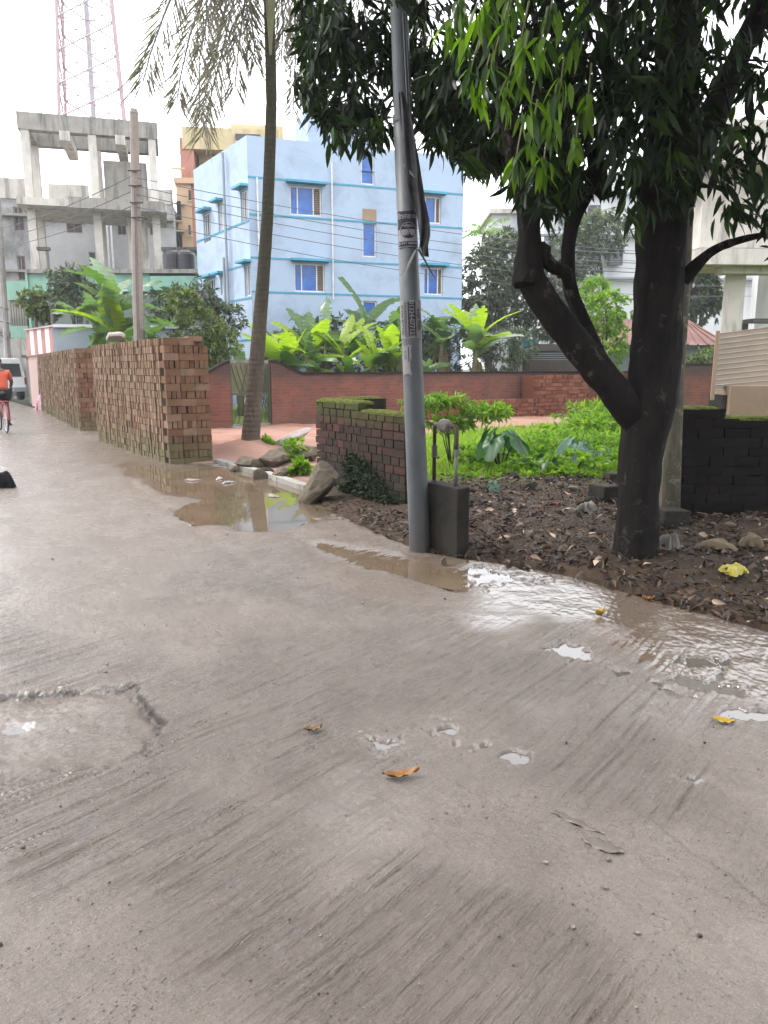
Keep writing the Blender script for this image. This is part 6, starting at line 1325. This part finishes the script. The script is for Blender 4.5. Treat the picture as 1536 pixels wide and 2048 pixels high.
# crown: volumes in world space around the tree, leaves drooping in whorls
blobs = [(-.3, 7.2, 4.75, 1.5, 1.1, 1.35), (-1.0, 7.6, 5.3, 1.1, 1.0, 1.3), (.6, 6.6, 4.7, 1.2, 1.1, 1.3), (1.3, 5.2, 4.1, 1.1, 1.0, 1.0), (2.2, 5.9, 4.9, 1.4, 1.2, 1.3), (3.2, 5.9, 4.6, 1.1, 1.2, 1.1), (1.2, 6.9, 5.9, 1.8, 1.6, 1.3),
         (2.6, 4.4, 4.9, 1.5, 1.3, 1.1), (.9, 3.6, 4.7, 1.5, 1.3, 1.0), (3.9, 5.0, 5.2, 1.5, 1.6, 1.3), (2.6, 6.6, 6.6, 2.2, 1.8, 1.3), (4.3, 7.6, 5.6, 1.6, 1.5, 1.6), (.0, 5.2, 5.6, 1.5, 1.4, 1.0), (4.6, 3.2, 4.9, 1.7, 1.6, 1.2), (4.2, 6.0, 3.2, .8, .7, .45)]
def proj(c):
    x = c[:, 0]; y = c[:, 1]; zc_ = c[:, 2]-CAM_H; dd = y*cos(PITCH)-zc_*sin(PITCH); vv = y*sin(PITCH)+zc_*cos(PITCH); return 768+FPX*x/dd, 1024-FPX*vv/dd, dd
# drooping skirts: the lower edge of the crown as the branches hang there
skirt = [(600, 120, 7.4), (640, 210, 7.3), (690, 260, 7.2), (640, 60, 7.4), (740, 230, 7.0), (700, 120, 7.1), (600, 20, 7.5), (850, 230, 6.8), (900, 270, 6.7), (960, 300, 6.4), (880, 130, 6.6), (780, 60, 7.0), (1000, 340, 6.2), (860, 290, 6.9), (940, 200, 6.3),
         (1040, 250, 5.9), (1100, 330, 5.9), (1150, 380, 6.0), (1230, 330, 5.9), (1060, 420, 5.6), (1110, 450, 5.4), (1020, 130, 6.0), (1120, 160, 5.9), (1220, 160, 5.6), (1400, 320, 5.3), (1440, 400, 5.2), (1500, 340, 5.2), (1420, 470, 5.4), (1500, 440, 5.1), (1545, 250, 5.3), (1480, 230, 5.5), (1380, 180, 5.3), (1280, 60, 5.2), (1230, 230, 5.4), (1300, 180, 5.1), (1500, 520, 5.3), (1350, 300, 5.1)]
C1, A1 = blob_points([(b[0]-mo.x, b[1]-mo.y, b[2], b[3], b[4], b[5]) for b in blobs], 3000, .25)
sk = []
for (px, py, Y_) in skirt:
    c = at(px, py, Y_)-mo; k = 44; sk.append(np.array(c) + rng.normal(size=(k, 3))*np.array([.26, .26, .17]))
sk = np.concatenate(sk); As = rng.normal(size=sk.shape); As[:, 2] -= .5
C_ = np.concatenate([C1, sk]); A_ = np.concatenate([A1, As])
W_ = C_ + np.array([mo.x, mo.y, 0]); PX, PY, DD = proj(W_)
# the crown's lower outline (branch tips end here)
ox = [540, 575, 600, 620, 640, 700, 740, 800, 860, 900, 950, 1000, 1030, 1080, 1120, 1160, 1200, 1240, 1300, 1370, 1400, 1440, 1500, 1540, 1700]; oy = [-80, 90, 190, 290, 320, 335, 300, 290, 300, 330, 345, 360, 420, 440, 420, 400, 420, 440, 440, 440, 470, 480, 500, 520, 540]
lim = np.interp(PX, ox, oy) + 22*np.sin(PX*.035)
thin = ((PX > -50) & (PX < 1700) & (PY > -60) & (rng.random(len(PX)) < np.where(PX > 1180, .64, .38))) | (PX > 1380) & (PX < 1640) & (PY > 60) & (rng.random(len(PX)) < .45)
k = ~thin & (DD > 1.2) & ((PY < lim-28) | (PX > 1640) | (PX < 540)) & ~((PX < 600) & (PX > 0) & (PY > -40)) & ~((DD < 3.6) & (PY > -60) & (PX > -100) & (PX < 1636)) & ~((np.abs(PX-800) < 34) & (DD < 6.3) & (PY > -20))
C_, A_ = C_[k], A_[k]
n_c = len(C_); p_, d_, l_, w_, t_ = clusters(C_, 12, .145, .034, A_ + rng.normal(size=A_.shape)*.6, .9, 1.35, jit=.45)
p_ = p_ + rng.normal(size=p_.shape)*.045
tag(link('crown', leaf_mesh('crown', p_, d_, l_, w_, t_, hi=True, fold=.2, bend=.22), M['leaf_mango'], MT), kind='stuff')
# branches reaching into the crown
srcs = [tp_[-14:], p1[-12:], p2[-10:], p3[-12:], p5[-8:]]
for i in range(64):
    c = Vector(C_[rng.integers(len(C_))]); src = min((random.choice(s_) for s_ in srcs for _ in range(3)), key=lambda v: (v-c).length)
    if (src-c).length > 3.2: continue
    q_ = np.array([list(src.lerp(c, f_)+mo) for f_ in (.4, .7, 1)]); qx, qy, qd = proj(q_)
    if ((np.abs(qx-790) < 70) & (qd < 7.2)).any(): continue
    mid = src.lerp(c, .5)+Vector((random.gauss(0, .12), random.gauss(0, .12), .18)); L_ = (src-c).length
    MB().tube([src, src.lerp(mid, .5)+Vector((0, 0, .05)), mid, mid.lerp(c, .55), c], [.014+.012*L_, .012+.009*L_, .009+.006*L_, .008, .004], 6).build('branch', M['bark_mango'], MT, smooth=True)
# young hanging leaves, sunlit brightness put into their colour, each a part
LV = []
for i in range(8):
    me = leaf_mesh('leaf', np.zeros((1, 3)), np.array([[1., 0, 0]]), 1.0, .21+.02*(i % 3), np.array([.25+.1*i]), up=np.array([[0, 0, 1.]]), hi=True, fold=.2, bend=.28); me.materials.append(M['leaf_bright'] if i < 5 else M['leaf_mid']); LV.append(me)
spr = [(930, 90, 4.5), (960, 40, 4.4), (985, 130, 4.5), (1010, 60, 4.3), (1040, 150, 4.4), (1060, 220, 4.4), (1080, 100, 4.3), (1010, 200, 4.6), (940, 150, 4.7), (1100, 260, 4.5), (1060, 290, 4.6), (1030, 10, 4.3), (1100, 30, 4.4), (985, 0, 4.5), (1150, 300, 4.7), (960, 190, 4.8), (1030, 330, 4.8), (1120, 180, 4.5), (925, 20, 4.6), (1150, 90, 4.6), (900, 60, 4.7), (1175, 210, 4.8), (1160, 10, 4.5), (1085, 340, 4.8), (1040, 90, 4.2)]
ct = 0
for (px, py, Y_) in spr:
    c = mp(px, py, Y_); tw = MB().tube([c+Vector((.1, .35, .35)), c+Vector((.03, .1, .12)), c], [.007, .005, .003], 5).build('twig', M['stem_green'], MT, smooth=True)
    for k in range(12):
        if ct >= 298: break
        a = random.uniform(0, 2*pi); el = -random.uniform(.55, 1.45); L_ = random.uniform(.10, .18)
        link('leaf', random.choice(LV), None, MT, c+Vector((random.gauss(0, .02), random.gauss(0, .02), random.uniform(-.03, .08))), (random.uniform(-.7, .7), -el, a), L_); ct += 1
# second thin trunk behind
g = Vector((2.66, 7.12, 0)); TT_ = empty('thin_tree', g, 0, 'thin lichen-grey tree trunk standing right behind the mango', 'tree'); 
pt_ = [at(1342, 1060, 7.0), at(1345, 900, 7.0), at(1350, 750, 7.0), at(1362, 600, 7.0), at(1372, 400, 7.05), at(1385, 100, 7.1), at(1390, -200, 7.2)]
pts = [p-g for p in pt_]; pts[0].z = -.1; MB().tube(pts, [.088, .082, .08, .076, .07, .06, .045], 12, wob=.05).build('trunk', M['bark_thin'], TT_, smooth=True)
cc, aa = blob_points([(0.4, 0.2, 5.6, 1.6, 1.4, 1.0)], 320, .3); p_, d_, l_, w_, t_ = clusters(cc, 10, .17, .045, aa, .7, 1.2); tag(link('crown', leaf_mesh('crown', p_, d_, l_, w_, t_, hi=False), M['leaf_mango'], TT_), kind='stuff')

# ------------------------------------------------------------------ moist air
hz = MB().box(-75, 75, -30, 110, -1.4, 34).build('haze', None)
hm = bpy.data.materials.new('moist_air'); hm.use_nodes = True; hn = hm.node_tree; hn.nodes.remove(hn.nodes['Principled BSDF'])
pv_ = hn.nodes.new('ShaderNodeVolumePrincipled'); pv_.inputs['Color'].default_value = (.96, .97, 1, 1); pv_.inputs['Density'].default_value = .0009; hn.links.new(pv_.outputs[0], hn.nodes['Material Output'].inputs['Volume'])
hz.data.materials.clear(); hz.data.materials.append(hm); tag(hz, kind='stuff'); S.cycles.volume_bounces = 0

# ------------------------------------------------------------------ van
VN = empty('white_van', (-17.95, 36.2, 0), math.atan2(VX.y, VX.x)-pi/2+.10, 'white van seen from behind at the far end of the road', 'van')
prof = [(-.86, .42), (.86, .42), (.88, 1.0), (.80, 1.45), (.70, 1.92), (.58, 1.99), (-.58, 1.99), (-.70, 1.92), (-.80, 1.45), (-.88, 1.0)]
o = MB().prism(prof, 0, 4.2).build('body', M['van_white'], VN); bv = o.modifiers.new('b', 'BEVEL'); bv.width = .05; bv.segments = 3
MB().prism([(-.68, 1.12), (.68, 1.12), (.62, 1.74), (-.62, 1.74)], -.02, .02).build('rear_window', M['dark_glass'], VN); MB().box(-.86, .86, -.10, .1, .42, .62).build('bumper', M['tin_wall'], VN)
for s_ in (-1, 1):
    MB().box(s_*.84-.05, s_*.84+.03, -.03, .08, .75, 1.08).build('tail_light', M['tail_red'], VN)
    for yy in (.75, 3.3): wv_ = MB().tube([(s_*.86, yy, .32), (s_*.64, yy, .32)], .32, 16).build('wheel', M['rubber'], VN); MB().tube([(s_*.865, yy, .32), (s_*.85, yy, .32)], .18, 12).build('rim', M['tin_wall'], wv_)
    MB().box(s_*.95-.07, s_*.95+.07, 3.4, 3.5, 1.0, 1.25).build('mirror', M['black_plastic'], VN)
MB().box(-.25, .25, -.13, -.105, .45, .57).build('number_plate', M['white_metal'], VN); MB().tube([(-.1, -.03, 1.0), (.1, -.03, 1.0)], .015, 5).build('door_handle', M['black_plastic'], VN)

# ------------------------------------------------------------------ bicycle and rider
hd = math.atan2(VX.y, VX.x)-pi/2+.03; BKo = Vector((-8.98, 17.9, .02))
BK = empty('bicycle', BKo, hd, 'red bicycle ridden away along the road at the left edge', 'bicycle')
def wheel(y, nm='wheel'):
    m = MB(); n = 28; pts = [(0, y+.33*cos(2*pi*k/n), .345+.33*sin(2*pi*k/n)) for k in range(n+1)]; o = m.tube(pts, .02, 6, cap=False).build(nm, M['rubber'], BK, smooth=True)
    MB().tube([(0, y+.30*cos(2*pi*k/n), .345+.30*sin(2*pi*k/n)) for k in range(n+1)], .010, 5, cap=False).build('rim', M['white_metal'], o, smooth=True)
    m = MB()
    for k in range(18): m.tube([(0, y, .345), (0, y+.30*cos(2*pi*k/18), .345+.30*sin(2*pi*k/18))], .002, 3, cap=False)
    m.build('spokes', M['white_metal'], o); MB().tube([(-.05, y, .345), (.05, y, .345)], .022, 8).build('hub', M['white_metal'], o)
wheel(0); wheel(1.05)
for a, b, r_ in (((0, .43, .30), (0, .30, .85), .017), ((0, .43, .30), (0, .88, .78), .018), ((0, .31, .78), (0, .86, .86), .016), ((.05, 0, .345), (.02, .31, .78), .010), ((-.05, 0, .345), (-.02, .31, .78), .010), ((.05, 0, .345), (.02, .43, .30), .010), ((-.05, 0, .345), (-.02, .43, .30), .010), ((0, .86, .95), (0, .90, .70), .020), ((.05, 1.05, .345), (.04, .91, .72), .013), ((-.05, 1.05, .345), (-.04, .91, .72), .013)):
    MB().tube([a, b], r_, 7).build('frame_tube', M['bike_red'], BK, smooth=True)
MB().tube([(-.29, .74, 1.02), (-.26, .84, 1.04), (0, .86, 1.0), (.26, .84, 1.04), (.29, .74, 1.02)], .013, 7).build('handlebar', M['white_metal'], BK, smooth=True)
MB().tube([(0, .12, .92), (0, .2, .925), (0, .30, .92), (0, .40, .91)], [.05, .085, .05, .02], 8).build('saddle', M['black_plastic'], BK, smooth=True); MB().tube([(0, .30, .80), (0, .29, .9)], .014, 6).build('seat_post', M['white_metal'], BK)
MB().tube([(0, .37*cos(t), .345+.37*sin(t)) for t in np.linspace(.4, 3.2, 14)], .032, 5, cap=False).build('rear_mudguard', M['bike_red'], BK, smooth=True); MB().tube([(0, 1.05+.37*cos(t), .345+.37*sin(t)) for t in np.linspace(.2, 2.6, 14)], .03, 5, cap=False).build('front_mudguard', M['bike_red'], BK, smooth=True)
MB().box(-.07, .07, -.22, .2, .74, .755).build('carrier', M['bike_red'], BK); MB().box(-.02, .02, -.26, -.23, .60, .66).build('reflector', M['tail_red'], BK)
MB().tube([(-.16, .43, .30), (.16, .43, .30)], .012, 6).build('crank_axle', M['tin_dark'], BK)
for s_, zz in ((1, .16), (-1, .44)): MB().tube([(s_*.09, .43, .30), (s_*.10, .43, zz)], .011, 6).build('crank', M['tin_dark'], BK); MB().box(s_*.15-.05, s_*.15+.05, .39, .47, zz-.012, zz+.012).build('pedal', M['black_plastic'], BK)
PR = empty('person', BKo, hd, 'person in an orange T-shirt and black shorts riding the red bicycle', 'person')
def skin_body(name, verts, edges, radii, mat, parent, sub=2):
    me = bpy.data.meshes.new(name); me.from_pydata(verts, edges, []); o = link(name, me, mat, parent); sk_ = o.modifiers.new('skin', 'SKIN')
    if not me.skin_vertices: 
        return o
    for i, r_ in enumerate(radii): me.skin_vertices[0].data[i].radius = (r_ if isinstance(r_, tuple) else (r_, r_))
    me.skin_vertices[0].data[0].use_root = True; sb_ = o.modifiers.new('sub', 'SUBSURF'); sb_.levels = sb_.render_levels = sub; sk_.use_smooth_shade = True; return o
bv_ = [(0, .24, .96), (0, .28, 1.12), (0, .33, 1.30), (0, .36, 1.44), (0, .38, 1.52), (0, .40, 1.60), (0, .42, 1.70),
       (.17, .36, 1.40), (.27, .46, 1.20), (.27, .66, 1.08), (.27, .75, 1.05), (-.17, .36, 1.40), (-.27, .46, 1.20), (-.27, .66, 1.08), (-.27, .75, 1.05),
       (.10, .26, .93), (.13, .60, .72), (.13, .42, .28), (.13, .54, .20), (-.10, .26, .93), (-.13, .68, .86), (-.13, .46, .52), (-.13, .58, .46)]
be = [(0, 1), (1, 2), (2, 3), (3, 4), (4, 5), (5, 6), (3, 7), (7, 8), (8, 9), (9, 10), (3, 11), (11, 12), (12, 13), (13, 14), (0, 15), (15, 16), (16, 17), (17, 18), (0, 19), (19, 20), (20, 21), (21, 22)]
brd = [(.14, .11), (.13, .10), (.15, .10), (.13, .09), .05, (.075, .09), (.07, .085), .06, .045, .035, .035, .06, .045, .035, .035, .09, .06, .038, .03, .09, .06, .038, .03]
skin_body('body', bv_, be, brd, M['skin'], PR)
sv = [(0, .235, .98), (0, .28, 1.12), (0, .33, 1.30), (0, .36, 1.47), (.17, .36, 1.42), (.245, .44, 1.24), (-.17, .36, 1.40), (-.245, .44, 1.24)]
skin_body('shirt', sv, [(0, 1), (1, 2), (2, 3), (3, 4), (4, 5), (3, 6), (6, 7)], [(.18, .14), (.165, .13), (.19, .13), (.16, .105), (.09, .085), .072, (.09, .085), .072], M['shirt'], PR)
skin_body('shorts', [(0, .24, .95), (.10, .28, .92), (.13, .58, .74), (-.10, .28, .92), (-.13, .64, .85)], [(0, 1), (1, 2), (0, 3), (3, 4)], [(.17, .14), .115, .095, .115, .095], M['shorts'], PR)
skin_body('hair', [(0, .395, 1.63), (0, .40, 1.70), (0, .43, 1.755)], [(0, 1), (1, 2)], [.085, .10, .07], M['hair'], PR)
for s_ in (-1, 1): MB().quadbox((s_*.082, .42, 1.62), (.012, .02, .03)).build('ear', M['skin'], PR)
for s_, yy, zz in ((1, .54, .17), (-1, .58, .45)): MB().tube([(s_*.14, yy-.13, zz+.01), (s_*.14, yy-.02, zz+.02), (s_*.14, yy+.12, zz)], [.03, .042, .03], 8).build('sandal', M['rubber'], PR, smooth=True)
